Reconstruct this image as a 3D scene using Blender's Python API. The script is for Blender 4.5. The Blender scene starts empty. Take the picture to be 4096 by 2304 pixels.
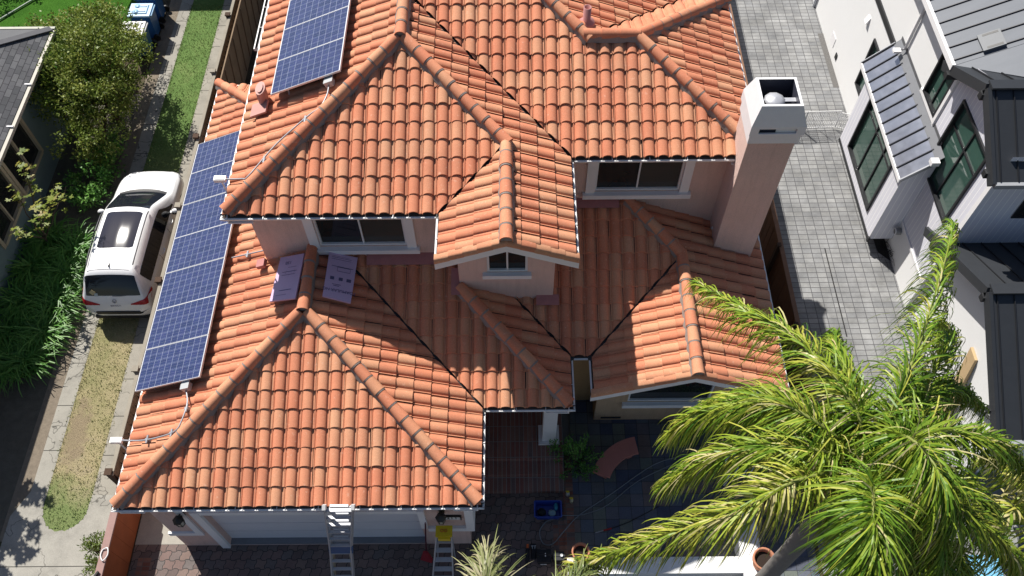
import bpy, bmesh, math, random
from mathutils import Vector as V, Matrix
random.seed(7)
R = math.radians
C = bpy.context.scene.collection
ORG = {}
# ------------------------------------------------------------------ mesh helper
class MB:
    def __init__(s):
        s.v=[]; s.f=[]; s.m=[]; s.s=[]; s.t=[]; s.uv={}
    def add(s, vs, fs, mi=0, sm=False, tint=0.5):
        o=len(s.v); s.v.extend([tuple(p) for p in vs])
        for f in fs:
            s.f.append(tuple(i+o for i in f)); s.m.append(mi); s.s.append(sm); s.t.append(tint)
        return s
    def quad(s,a,b,c,d,mi=0,tint=.5,uv=None):
        s.add([a,b,c,d],[(0,1,2,3)],mi,False,tint)
        if uv: s.uv[len(s.f)-1]=uv
        return s
    def poly(s,pts,mi=0,tint=.5): return s.add(pts,[tuple(range(len(pts)))],mi,False,tint)
    def box(s,x0,x1,y0,y1,z0,z1,mi=0,tint=.5):
        return s.add([(x0,y0,z0),(x1,y0,z0),(x1,y1,z0),(x0,y1,z0),(x0,y0,z1),(x1,y0,z1),(x1,y1,z1),(x0,y1,z1)],
          [(0,3,2,1),(4,5,6,7),(0,1,5,4),(1,2,6,5),(2,3,7,6),(3,0,4,7)],mi,False,tint)
    def hexa(s,b,t,mi=0,tint=.5):   # bottom quad, top quad (same winding, ccw seen from above)
        return s.add(list(b)+list(t),[(0,3,2,1),(4,5,6,7),(0,1,5,4),(1,2,6,5),(2,3,7,6),(3,0,4,7)],mi,False,tint)
    def obox(s,c,ax,ay,az,hx,hy,hz,mi=0,tint=.5):
        c=V(c);ax=V(ax).normalized()*hx;ay=V(ay).normalized()*hy;az=V(az).normalized()*hz
        b=[c-ax-ay-az,c+ax-ay-az,c+ax+ay-az,c-ax+ay-az]; return s.hexa(b,[p+az*2 for p in b],mi,tint)
    def prism(s,pts,z0,z1,mi=0,tint=.5):
        n=len(pts); vs=[(x,y,z0) for x,y in pts]+[(x,y,z1) for x,y in pts]
        return s.add(vs,[tuple(range(n-1,-1,-1)),tuple(range(n,2*n))]+[(i,(i+1)%n,n+(i+1)%n,n+i) for i in range(n)],mi,False,tint)
    def slab(s,pts,d,mi=0,tint=.5):  # 3-d polygon extruded down by d
        n=len(pts); vs=[tuple(p) for p in pts]+[(p[0],p[1],p[2]-d) for p in pts]
        return s.add(vs,[tuple(range(n)),tuple(range(2*n-1,n-1,-1))]+[(i,n+i,n+(i+1)%n,(i+1)%n) for i in range(n)],mi,False,tint)
    def beam(s,p,q,w,h,mi=0,up=(0,0,1),tint=.5):
        p=V(p);q=V(q);a=(q-p); L=a.length; a.normalize(); u=V(up); x=a.cross(u)
        if x.length<1e-4: x=V((1,0,0))
        x.normalize(); z=x.cross(a)
        return s.obox((p+q)/2,x,a,z,w/2,L/2,h/2,mi,tint)
    def tube(s,pts,r,n=8,mi=0,tint=.5,caps=True):
        pts=[V(p) for p in pts]; rr=r if hasattr(r,'__len__') else [r]*len(pts)
        vs=[];fs=[];ref=V((.31,.17,.93))
        for i,p in enumerate(pts):
            a=(pts[min(i+1,len(pts)-1)]-pts[max(i-1,0)])
            if a.length<1e-6: a=V((0,0,1))
            a.normalize(); x=a.cross(ref)
            if x.length<1e-3: x=a.cross(V((1,0,0)))
            x.normalize(); y=a.cross(x)
            for k in range(n):
                t=2*math.pi*k/n; vs.append(p+(x*math.cos(t)+y*math.sin(t))*rr[i])
        for i in range(len(pts)-1):
            for k in range(n):
                k2=(k+1)%n; fs.append((i*n+k,i*n+k2,(i+1)*n+k2,(i+1)*n+k))
        s.add(vs,fs,mi,True,tint)
        if caps:
            s.add(vs[:n],[tuple(range(n-1,-1,-1))],mi,False,tint); s.add(vs[-n:],[tuple(range(n))],mi,False,tint)
        return s
    def lathe(s,c,prof,n=20,mi=0,tint=.5):
        vs=[];fs=[]
        for r,z in prof:
            for k in range(n):
                t=2*math.pi*k/n; vs.append((c[0]+r*math.cos(t),c[1]+r*math.sin(t),c[2]+z))
        for i in range(len(prof)-1):
            for k in range(n):
                k2=(k+1)%n; fs.append((i*n+k,i*n+k2,(i+1)*n+k2,(i+1)*n+k))
        return s.add(vs,fs,mi,True,tint)
    def build(s,name,mats,parent=None,loc=None):
        if not isinstance(mats,(list,tuple)): mats=[mats]
        o=V(loc) if loc is not None else (ORG[parent.as_pointer()] if parent else V((0,0,0)))
        me=bpy.data.meshes.new(name)
        me.from_pydata([(p[0]-o.x,p[1]-o.y,p[2]-o.z) for p in s.v],[],s.f)
        for m in mats: me.materials.append(m)
        me.polygons.foreach_set('material_index',s.m); me.polygons.foreach_set('use_smooth',s.s)
        at=me.attributes.new('tint','FLOAT','FACE'); at.data.foreach_set('value',s.t)
        if s.uv:
            uvl=me.uv_layers.new(name='UVMap')
            for fi,uv in s.uv.items():
                p=me.polygons[fi]
                for k,li in enumerate(p.loop_indices): uvl.data[li].uv=uv[k]
        me.update()
        ob=bpy.data.objects.new(name,me); C.objects.link(ob)
        if parent: ob.parent=parent; 
        else: ob.location=o
        ORG[ob.as_pointer()]=o
        return ob
def tag(o,label=None,cat=None,group=None,kind=None):
    if label: o['label']=label
    if cat: o['category']=cat
    if group: o['group']=group
    if kind: o['kind']=kind
    return o
def thing(name,label,cat,loc,group=None):
    o=bpy.data.objects.new(name,None); o.empty_display_size=.2; C.objects.link(o); o.location=loc
    ORG[o.as_pointer()]=V(loc); return tag(o,label,cat,group)
def kids(o): return [c for c in bpy.data.objects if c.parent==o]
def copy_tree(o,parent=None):
    c=o.copy(); C.objects.link(c)
    if parent: c.parent=parent
    for k in kids(o): copy_tree(k,c)
    return c
def text(name,txt,size,mtx,mat,parent,ext=.002):
    cu=bpy.data.curves.new(name,'FONT'); cu.body=txt; cu.size=size; cu.extrude=ext; cu.align_x='CENTER'; cu.align_y='CENTER'
    ob=bpy.data.objects.new(name,cu); C.objects.link(ob)
    dg=bpy.context.evaluated_depsgraph_get(); dg.update()
    me=bpy.data.meshes.new_from_object(ob.evaluated_get(dg)); bpy.data.objects.remove(ob); bpy.data.curves.remove(cu)
    o=ORG[parent.as_pointer()]; me.transform(Matrix.Translation(-o)@mtx); me.materials.clear(); me.materials.append(mat)
    ob=bpy.data.objects.new(name,me); C.objects.link(ob); ob.parent=parent; ORG[ob.as_pointer()]=o
    return ob
def frame_mtx(c,x,y):
    x=V(x).normalized(); y=V(y).normalized(); z=x.cross(y).normalized(); y=z.cross(x)
    m=Matrix((x,y,z)).transposed().to_4x4(); m.translation=V(c); return m
# ------------------------------------------------------------------ materials
class N:
    def __init__(s,name):
        s.m=bpy.data.materials.new(name); s.m.use_nodes=True; s.t=s.m.node_tree; s.n=s.t.nodes; s.p=s.n['Principled BSDF']
        s.n.remove(s.n['Material Output']) if False else None
    def new(s,t,**k):
        x=s.n.new(t)
        for a,b in k.items(): setattr(x,a,b)
        return x
    def link(s,a,b): s.t.links.new(a,b)
    def setp(s,**k):
        for a,b in k.items(): s.p.inputs[a.replace('_',' ')].default_value=b
    def coord(s,which='Object',scale=None,rot=None,loc=None):
        tc=s.new('ShaderNodeTexCoord'); mp=s.new('ShaderNodeMapping'); s.link(tc.outputs[which],mp.inputs[0])
        if scale: mp.inputs['Scale'].default_value=scale
        if rot: mp.inputs['Rotation'].default_value=rot
        if loc: mp.inputs['Location'].default_value=loc
        return mp.outputs[0]
    def noise(s,vec,scale,detail=4,rough=.6):
        x=s.new('ShaderNodeTexNoise'); x.inputs['Scale'].default_value=scale; x.inputs['Detail'].default_value=detail; x.inputs['Roughness'].default_value=rough
        s.link(vec,x.inputs['Vector']); return x.outputs['Fac']
    def ramp(s,fac,stops,interp='LINEAR'):
        r=s.new('ShaderNodeValToRGB'); r.color_ramp.interpolation=interp; e=r.color_ramp.elements
        while len(e)<len(stops): e.new(.5)
        for k,(p,c) in enumerate(stops): e[k].position=p; e[k].color=(*c,1) if len(c)==3 else c
        s.link(fac,r.inputs[0]); return r.outputs[0]
    def mix(s,fac,a,b,mode='MIX'):
        x=s.new('ShaderNodeMix',data_type='RGBA',blend_type=mode)
        for sock,val in ((x.inputs[0],fac),(x.inputs[6],a),(x.inputs[7],b)):
            if hasattr(val,'links') or hasattr(val,'is_linked'): s.link(val,sock)
            elif isinstance(val,(int,float)): sock.default_value=val
            else: sock.default_value=(*val,1)
        return x.outputs[2]
    def math(s,op,a,b=None,c=None):
        x=s.new('ShaderNodeMath',operation=op)
        for i,val in enumerate((a,b,c)):
            if val is None: continue
            if hasattr(val,'is_linked'): s.link(val,x.inputs[i])
            else: x.inputs[i].default_value=val
        return x.outputs[0]
    def attr(s,n='tint'):
        a=s.new('ShaderNodeAttribute'); a.attribute_name=n; return a.outputs['Fac']
    def bump(s,h,strength=.3,dist=.01):
        b=s.new('ShaderNodeBump'); b.inputs['Strength'].default_value=strength; b.inputs['Distance'].default_value=dist
        s.link(h,b.inputs['Height']); s.link(b.outputs[0],s.p.inputs['Normal'])
    def col(s,c): s.link(c,s.p.inputs['Base Color']); return s
def sc(c,k): return tuple(min(1,x*k) for x in c)
def M(name,col,rough=.7,var=.18,scale=6,bump=0.,metal=0.,fine=60,spec=.4,dist=.01):
    n=N(name); n.setp(Roughness=rough,Metallic=metal,Specular_IOR_Level=spec)
    v=n.coord(); a=n.noise(v,scale); b=n.noise(v,fine,3)
    c=n.mix(a,sc(col,1-var),sc(col,1+var)); c=n.mix(b,c,n.mix(1.,c,sc((1,1,1),.78),'MULTIPLY'))
    n.col(c)
    if bump: n.bump(b,bump,dist)
    return n.m
def MT(name,stops,rough=.6,spec=.3,nscale=9,namt=.35,trans=0.,bump=0):
    """colour by the per-face tint attribute, broken up by noise"""
    n=N(name); n.setp(Roughness=rough,Specular_IOR_Level=spec)
    v=n.coord(); c=n.ramp(n.attr(),stops); f=n.noise(v,nscale)
    c=n.mix(1.,c,n.ramp(f,[(0.3,(1-namt,)*3),(.7,(1+0*namt,)*3)]),'MULTIPLY'); n.col(c)
    if trans:
        n.setp(Transmission_Weight=0.)
        tr=n.new('ShaderNodeBsdfTranslucent'); n.link(c,tr.inputs[0]); ad=n.new('ShaderNodeMixShader'); ad.inputs[0].default_value=trans
        out=[x for x in n.n if x.type=='OUTPUT_MATERIAL'][0]
        n.link(n.p.outputs[0],ad.inputs[1]); n.link(tr.outputs[0],ad.inputs[2]); n.link(ad.outputs[0],out.inputs[0])
    if bump: n.bump(f,bump,.02)
    return n.m
def tile_mat():
    n=N('clay_tile'); n.setp(Roughness=.82,Specular_IOR_Level=.25)
    v=n.coord(); t=n.attr()
    a=n.noise(v,3.3,3); t2=n.math('ADD',t,n.math('MULTIPLY',n.math('SUBTRACT',a,.5),.5))
    c=n.ramp(t2,[(0.,(.565,.205,.115)),(.35,(.58,.232,.132)),(.62,(.59,.262,.15)),(1.,(.60,.308,.18))])
    f=n.noise(v,42,5,.75); c=n.mix(1.,c,n.ramp(f,[(.34,(.83,.82,.81)),(.62,(1.04,1.04,1.04))]),'MULTIPLY')
    g=n.noise(v,.9,4); c=n.mix(1.,c,n.ramp(g,[(.3,(.86,.85,.86)),(.65,(1.05,1.04,1.03))]),'MULTIPLY')
    sp=n.noise(v,90,2); c=n.mix(n.ramp(sp,[(.70,(0,0,0)),(.76,(1,1,1))]),c,(.2,.12,.08))
    ef=n.noise(v,14,2); c=n.mix(n.math('MULTIPLY',n.ramp(ef,[(.62,(0,0,0)),(.8,(1,1,1))]),.35),c,(.78,.55,.42))
    n.col(c); n.bump(f,.35,.006); return n.m
TILE=tile_mat()
MORTAR=M('ridge_mortar',(.29,.24,.215),.95,.25,20,.6)
def stucco_mat(name,col):
    n=N(name); n.setp(Roughness=.93,Specular_IOR_Level=.12); v=n.coord(); g=n.noise(v,110,4,.75)
    c=n.mix(n.noise(v,1.1,6,.7),sc(col,.80),sc(col,1.12)); st=n.noise(n.coord(scale=(5,5,.35)),2.2,5,.7)
    c=n.mix(1.,c,n.ramp(st,[(.28,(.88,.87,.87)),(.5,(1,1,1))]),'MULTIPLY'); c=n.mix(1.,c,n.ramp(g,[(.3,(.72,.71,.70)),(.66,(1.08,1.08,1.08))]),'MULTIPLY')
    n.col(c); n.bump(g,.9,.02); return n.m
STUCCO=stucco_mat('peach_stucco',(.84,.615,.545)); STUCCO_B=stucco_mat('ochre_stucco',(.52,.33,.17)); STUCCO_M=stucco_mat('warm_beige_stucco',(.62,.44,.29))
TRIM=M('white_trim',(.85,.84,.85),.75,.06,3,.2,fine=150)
GUTTER=M('gutter_white',(.80,.80,.80),.4,.08,4)
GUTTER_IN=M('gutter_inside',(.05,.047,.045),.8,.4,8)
FLASH=M('roof_flashing_paint',(.43,.17,.16),.6,.2,6,.3,fine=25)
VALLEY=M('valley_metal',(.04,.04,.042),.5,.4,10)
DECK=M('underlay',(.06,.045,.04),.9)
VINYL=M('vinyl_white',(.8,.8,.81),.35,.04)
def glass(name,col,rough=.05,spec=.5,stripe=0):
    n=N(name); n.setp(Roughness=rough,Specular_IOR_Level=spec); v=n.coord()
    c=n.mix(n.noise(v,1.3,2),sc(col,.7),sc(col,1.3))
    if stripe:
        w=n.new('ShaderNodeTexWave',bands_direction='Z'); w.inputs['Scale'].default_value=stripe; n.link(v,w.inputs[0])
        c=n.mix(w.outputs['Fac'],c,sc(col,4.2))
    n.col(c); return n.m
GLASS=glass('window_glass',(.02,.022,.022)); BLIND=glass('blind_glass',(.022,.021,.019),.12,.35,9)
GREEN=glass('green_glass',(.040,.088,.07),.03,.7)
DARK=M('dark_metal_trim',(.02,.021,.024),.45,.2)
ALU=M('aluminium',(.5,.51,.54),.5,.12,20,metal=.45)
STEEL=M('galvanised_pipe',(.36,.37,.40),.45,.1,20,metal=.4)
# ------------------------------------------------------------------ camera, light
def setup():
    sn=bpy.context.scene
    f,p,y,r=3436.1,0.99667,0.00364,-0.01128
    cp,sp=math.cos(p),math.sin(p); fw=V((0,cp,-sp)); up=V((0,sp,cp)); rt=V((1,0,0))
    rt,up=rt*math.cos(r)+up*math.sin(r), up*math.cos(r)-rt*math.sin(r)
    M3=Matrix.Rotation(y,3,'Z'); rt,up,fw=M3@rt,M3@up,M3@fw
    m=Matrix((rt,up,-fw)).transposed().to_4x4(); m.translation=V((0,0,20.))
    cd=bpy.data.cameras.new('drone_camera'); co=bpy.data.objects.new('drone_camera',cd); C.objects.link(co); co.matrix_world=m
    cd.sensor_width=36; cd.lens=36*f/4096; cd.clip_end=600; sn.camera=co
    d=V((.495,-.712,-1.))
    L=bpy.data.lights.new('sun','SUN'); L.energy=5.0; L.angle=R(.53); L.color=(1,.955,.88)
    lo=bpy.data.objects.new('sun',L); C.objects.link(lo); lo.rotation_euler=d.to_track_quat('-Z','Y').to_euler(); lo.location=(-10,15,40)
    w=bpy.data.worlds.new('World'); sn.world=w; w.use_nodes=True; t=w.node_tree
    sky=t.nodes.new('ShaderNodeTexSky'); sky.sky_type='NISHITA'; sky.sun_disc=False
    sky.sun_elevation=math.atan2(1,math.hypot(.495,.712)); sky.sun_rotation=math.atan2(-.495,.712)
    bg=t.nodes['Background']; bg.inputs[1].default_value=.06; t.links.new(sky.outputs[0],bg.inputs[0])
    vs=sn.view_settings; vs.view_transform='Standard'; vs.look='None'; vs.gamma=1; vs.exposure=.55; vs.use_curve_mapping=False
setup()
# ------------------------------------------------------------------ ground sheets
def sheet(name,pts,z,mat):
    return tag(MB().poly([(x,y,z) for x,y in pts]).build(name,mat),kind='structure')
def rect(name,x0,x1,y0,y1,z,mat): return sheet(name,[(x0,y0),(x1,y0),(x1,y1),(x0,y1)],z,mat)
def soil_mat():
    n=N('soil'); n.setp(Roughness=1.,Specular_IOR_Level=.1); v=n.coord()
    c=n.ramp(n.noise(v,1.1,6,.7),[(.3,(.05,.04,.028)),(.55,(.10,.082,.055)),(.75,(.06,.075,.025))])
    f=n.noise(v,30,4); n.col(n.mix(1.,c,n.ramp(f,[(.3,(.6,.6,.6)),(.7,(1.2,1.2,1.2))]),'MULTIPLY')); n.bump(f,.7,.03); return n.m
def conc_mat(name,col,joint=None,cracks=True):
    n=N(name); n.setp(Roughness=.92,Specular_IOR_Level=.2); v=n.coord()
    c=n.ramp(n.noise(v,1.4,6,.7),[(.28,sc(col,.72)),(.5,col),(.75,sc(col,1.18))])
    f=n.noise(v,55,4,.7); c=n.mix(1.,c,n.ramp(f,[(.3,(.8,.8,.8)),(.65,(1.05,1.05,1.05))]),'MULTIPLY')
    if cracks:
        vo=n.new('ShaderNodeTexVoronoi',feature='DISTANCE_TO_EDGE'); vo.inputs['Scale'].default_value=.55
        dv=n.new('ShaderNodeVectorMath',operation='ADD'); nz=n.new('ShaderNodeTexNoise'); nz.inputs['Scale'].default_value=3
        n.link(v,nz.inputs['Vector']); n.link(v,dv.inputs[0]); n.link(nz.outputs['Color'],dv.inputs[1]); n.link(dv.outputs[0],vo.inputs['Vector'])
        c=n.mix(n.ramp(vo.outputs['Distance'],[(.0,(1,1,1)),(.012,(0,0,0))]),c,sc(col,.28))
    if joint:
        sx=n.new('ShaderNodeSeparateXYZ'); n.link(v,sx.inputs[0])
        fr=n.math('FRACT',n.math('DIVIDE',n.math('ADD',sx.outputs[1],.3),joint))
        c=n.mix(n.math('LESS_THAN',fr,.022/joint),c,sc(col,.22))
    n.col(c); n.bump(f,.4,.01); return n.m
def lawn_mat(name,stops,dirt=None):
    n=N(name); n.setp(Roughness=1.,Specular_IOR_Level=.1); v=n.coord()
    a=n.noise(v,.75,5,.65); c=n.ramp(a,stops)
    f=n.noise(v,38,6,.8); c=n.mix(1.,c,n.ramp(f,[(.32,(.45,.45,.4)),(.5,(.95,.95,.9)),(.7,(1.35,1.35,1.2))]),'MULTIPLY')
    n.col(c); n.bump(f,1.,.05); return n.m
def brick_mat(name,bw,bh,off,cols,mortar,rough=.8,ms=.012,rot=0,tint_noise=.5,distort=0,spec=.3,stain=.25):
    """pavers: one random tint per brick from cols"""
    n=N(name); n.setp(Roughness=rough,Specular_IOR_Level=spec); v=n.coord(rot=(0,0,rot) if rot else None)
    if distort:
        sx=n.new('ShaderNodeSeparateXYZ'); n.link(v,sx.inputs[0]); x,y=sx.outputs[0],sx.outputs[1]
        fx=n.math('PINGPONG',n.math('ADD',n.math('DIVIDE',x,bw),.25),.5)
        fx=n.math('SMOOTH_MIN',n.math('MAXIMUM',n.math('MULTIPLY',n.math('SUBTRACT',fx,.25),5.),-.5),.5,.05)
        fy=n.math('PINGPONG',n.math('ADD',n.math('DIVIDE',y,bh*1.),.25),.5)
        fy=n.math('MINIMUM',n.math('MAXIMUM',n.math('MULTIPLY',n.math('SUBTRACT',fy,.25),5.),-.5),.5)
        cx=n.new('ShaderNodeCombineXYZ'); n.link(n.math('MULTIPLY_ADD',fy,distort*0.9,x),cx.inputs[0]); n.link(n.math('MULTIPLY_ADD',fx,distort,y),cx.inputs[1]); v2=cx.outputs[0]
    else: v2=v
    b=n.new('ShaderNodeTexBrick'); b.offset=off; b.squash=1
    b.inputs['Scale'].default_value=1; b.inputs['Brick Width'].default_value=bw; b.inputs['Row Height'].default_value=bh
    b.inputs['Mortar Size'].default_value=ms; b.inputs['Mortar Smooth'].default_value=.1; b.inputs['Bias'].default_value=0
    b.inputs['Color1'].default_value=(0,0,0,1); b.inputs['Color2'].default_value=(1,1,1,1); b.inputs['Mortar'].default_value=(.5,.5,.5,1)
    n.link(v2,b.inputs['Vector'])
    k=len(cols); c=n.ramp(b.outputs['Color'],[((i+.5)/k*.9+.05,cols[i]) for i in range(k)])
    a=n.noise(v,1.2,6,.7); c=n.mix(1.,c,n.ramp(a,[(.3,(1-stain,)*3),(.7,(1+stain*.4,)*3)]),'MULTIPLY')
    f=n.noise(v,45,5,.7); c=n.mix(1.,c,n.ramp(f,[(.3,(1-tint_noise*.4,)*3),(.7,(1.06,)*3)]),'MULTIPLY')
    c=n.mix(b.outputs['Fac'],c,mortar); n.col(c)
    h=n.math('SUBTRACT',n.math('MULTIPLY',f,.3),b.outputs['Fac']); n.bump(h,.5,.01); return n.m
SOIL=soil_mat(); CONC=conc_mat('driveway_concrete',(.31,.295,.26),1.22); CONC2=conc_mat('apron_concrete',(.33,.315,.28),1.9)
rect('ground',-150,150,-120,180,-.03,SOIL)
rect('lawn',-30,-13.2,20.6,40,.0,lawn_mat('lush_grass',[(.3,(.035,.11,.012)),(.6,(.06,.17,.02)),(.8,(.09,.2,.03))]))
rect('gravel_strip',-12.1,-11.69,6.0,26,-.012,M('gravel_dirt',(.23,.19,.145),.95,.35,9,.8,fine=70,dist=.03))
rect('driveway_strip',-11.69,-11.28,5.9,32,.0,CONC)
rect('driveway_strip',-10.18,-9.02,7.1,32,.002,conc_mat('driveway_concrete_worn',(.30,.28,.24),1.05))
rect('garden_bed',-20,-12.1,2,20.6,-.015,M('bed_mulch',(.12,.108,.085),1.,.4,5,.8,fine=40,dist=.03))
# concrete apron with the rounded end of the grass strip
def apron():
    pts=[(-12.0,-6),(-8.99,-6),(-8.99,7.1),(-10.18,7.1),(-10.2,6.85)]
    for k in range(0,31):
        a=math.pi*k/30; j=random.uniform(-.025,.025); pts.append((-10.72+(.53+j)*math.cos(a),6.75-(.52+j)*math.sin(a)))
    pts+=[(-11.28,6.9),(-11.28,7.2),(-11.69,7.2),(-12.0,6.6)]
    sheet('concrete_apron',pts,.004,CONC2)
apron()
def strip_mat():
    n=N('strip_grass'); n.setp(Roughness=1.,Specular_IOR_Level=.1); v=n.coord()
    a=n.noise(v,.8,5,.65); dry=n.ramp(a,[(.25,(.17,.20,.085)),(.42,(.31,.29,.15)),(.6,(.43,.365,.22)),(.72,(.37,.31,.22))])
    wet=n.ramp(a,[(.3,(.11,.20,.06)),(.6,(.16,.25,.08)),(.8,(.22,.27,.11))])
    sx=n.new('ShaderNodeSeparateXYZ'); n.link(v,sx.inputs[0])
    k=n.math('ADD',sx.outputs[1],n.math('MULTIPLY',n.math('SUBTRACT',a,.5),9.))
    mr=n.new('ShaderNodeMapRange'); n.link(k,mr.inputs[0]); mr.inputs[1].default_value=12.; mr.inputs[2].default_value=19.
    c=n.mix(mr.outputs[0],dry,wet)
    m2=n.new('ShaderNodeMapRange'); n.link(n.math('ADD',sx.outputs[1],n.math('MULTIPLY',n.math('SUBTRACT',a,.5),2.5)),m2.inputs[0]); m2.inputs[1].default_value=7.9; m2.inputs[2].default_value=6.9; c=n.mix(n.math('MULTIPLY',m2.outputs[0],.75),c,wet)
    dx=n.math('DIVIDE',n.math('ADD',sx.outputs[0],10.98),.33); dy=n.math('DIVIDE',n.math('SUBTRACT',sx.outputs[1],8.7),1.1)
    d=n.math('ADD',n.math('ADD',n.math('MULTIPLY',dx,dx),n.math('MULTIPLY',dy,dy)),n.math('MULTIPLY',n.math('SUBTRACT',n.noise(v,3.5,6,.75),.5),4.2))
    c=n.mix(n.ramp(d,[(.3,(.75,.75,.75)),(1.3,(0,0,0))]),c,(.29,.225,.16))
    f=n.noise(v,38,6,.8); c=n.mix(1.,c,n.ramp(f,[(.32,(.62,.62,.58)),(.5,(.97,.97,.95)),(.7,(1.2,1.2,1.15))]),'MULTIPLY')
    n.col(c); n.bump(f,1.,.05); return n.m
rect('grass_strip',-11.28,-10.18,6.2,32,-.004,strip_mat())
PAVE=brick_mat('interlocking_pavers',.235,.205,.5,[(.14,.105,.098),(.19,.13,.118),(.15,.13,.125),(.21,.15,.13)],(.035,.035,.035),.85,.008,distort=.035)
rect('garage_driveway',-8.87,1.15,-8,7.3,-.006,PAVE)
rect('garage_side_pad',-8.87,-7.66,5.9,7.2,.0,CONC2)
rect('house_base',-7.7,5.6,6.2,22,-.02,conc_mat('slab',(.2,.19,.18),None,False))
# brick border courses of the drive
BRK=brick_mat('border_bricks',.2,.1,0.,[(.22,.09,.065),(.3,.17,.13),(.12,.10,.10),(.26,.12,.09)],(.12,.11,.10),.9,.008)
rect('brick_border',-8.72,-8.42,-8,5.6,-.001,BRK)
rect('brick_border',.88,1.14,-2,6.6,-.001,BRK)
rect('brick_border',1.14,1.38,-2,8.0,.03,BRK)
SLATE=brick_mat('slate_tiles',.305,.305,0.,[(.075,.09,.14),(.13,.13,.125),(.11,.14,.19),(.18,.14,.13),(.09,.11,.16),(.15,.17,.15)],(.035,.038,.04),.6,.006,tint_noise=.8)
rect('slate_terrace',1.38,6.9,-2,9.6,.026,SLATE)
rect('side_yard',5.5,6.95,9.0,26,-.01,M('side_yard_dirt',(.08,.06,.045),1.,.3,6))
PATHP=brick_mat('grey_pavers',.265,.165,0.,[(.25,.253,.258),(.278,.281,.283),(.225,.23,.238),(.315,.317,.317),(.263,.265,.265)],(.07,.07,.075),.8,.009,stain=.42)
rect('paver_path',7.0,12.2,-6,40,0,PATHP)
rect('gravel_bed',10.46,10.66,20.6,23.2,.004,M('pebbles',(.15,.145,.14),.9,.5,40,.9,fine=45,dist=.03))
# grass blades on the strip
def blades(name,x0,x1,y0,y1,n,mat,h=.05,dry=None):
    mb=MB(); rnd=random.Random(3)
    for i in range(n):
        x=rnd.uniform(x0,x1) if rnd.random()<.8 else (x0 if rnd.random()<.5 else x1)+rnd.gauss(0,.035); y=rnd.uniform(y0,y1); a=rnd.uniform(0,6.28); hh=h*rnd.uniform(.5,1.3); w=.012
        if dry and dry(x,y,rnd): continue
        dx,dy=math.cos(a)*w,math.sin(a)*w; lx,ly=rnd.uniform(-1,1)*hh*.9,rnd.uniform(-1,1)*hh*.9
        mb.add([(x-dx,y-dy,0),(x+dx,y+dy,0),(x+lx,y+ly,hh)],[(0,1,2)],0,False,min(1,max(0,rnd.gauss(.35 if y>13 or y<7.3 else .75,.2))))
    return tag(mb.build(name,mat),kind='stuff')
GRASSB=MT('grass_blades',[(0,(.14,.27,.07)),(.5,(.27,.33,.13)),(1,(.56,.49,.29))],.8,.2,3,.25,.3)
def bare(x,y,r):
    d=((x+10.98)/.28)**2+((y-8.7)/1.0)**2
    return d<1.5 and r.random()<.8*(1.5-d)
def inend(x,y,r): return bare(x,y,r) or (y<6.75 and ((x+10.72)**2+(y-6.75)**2)>.27)
blades('strip_grass_blades',-11.27,-10.19,6.25,25,9000,GRASSB,.045,inend)
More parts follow.
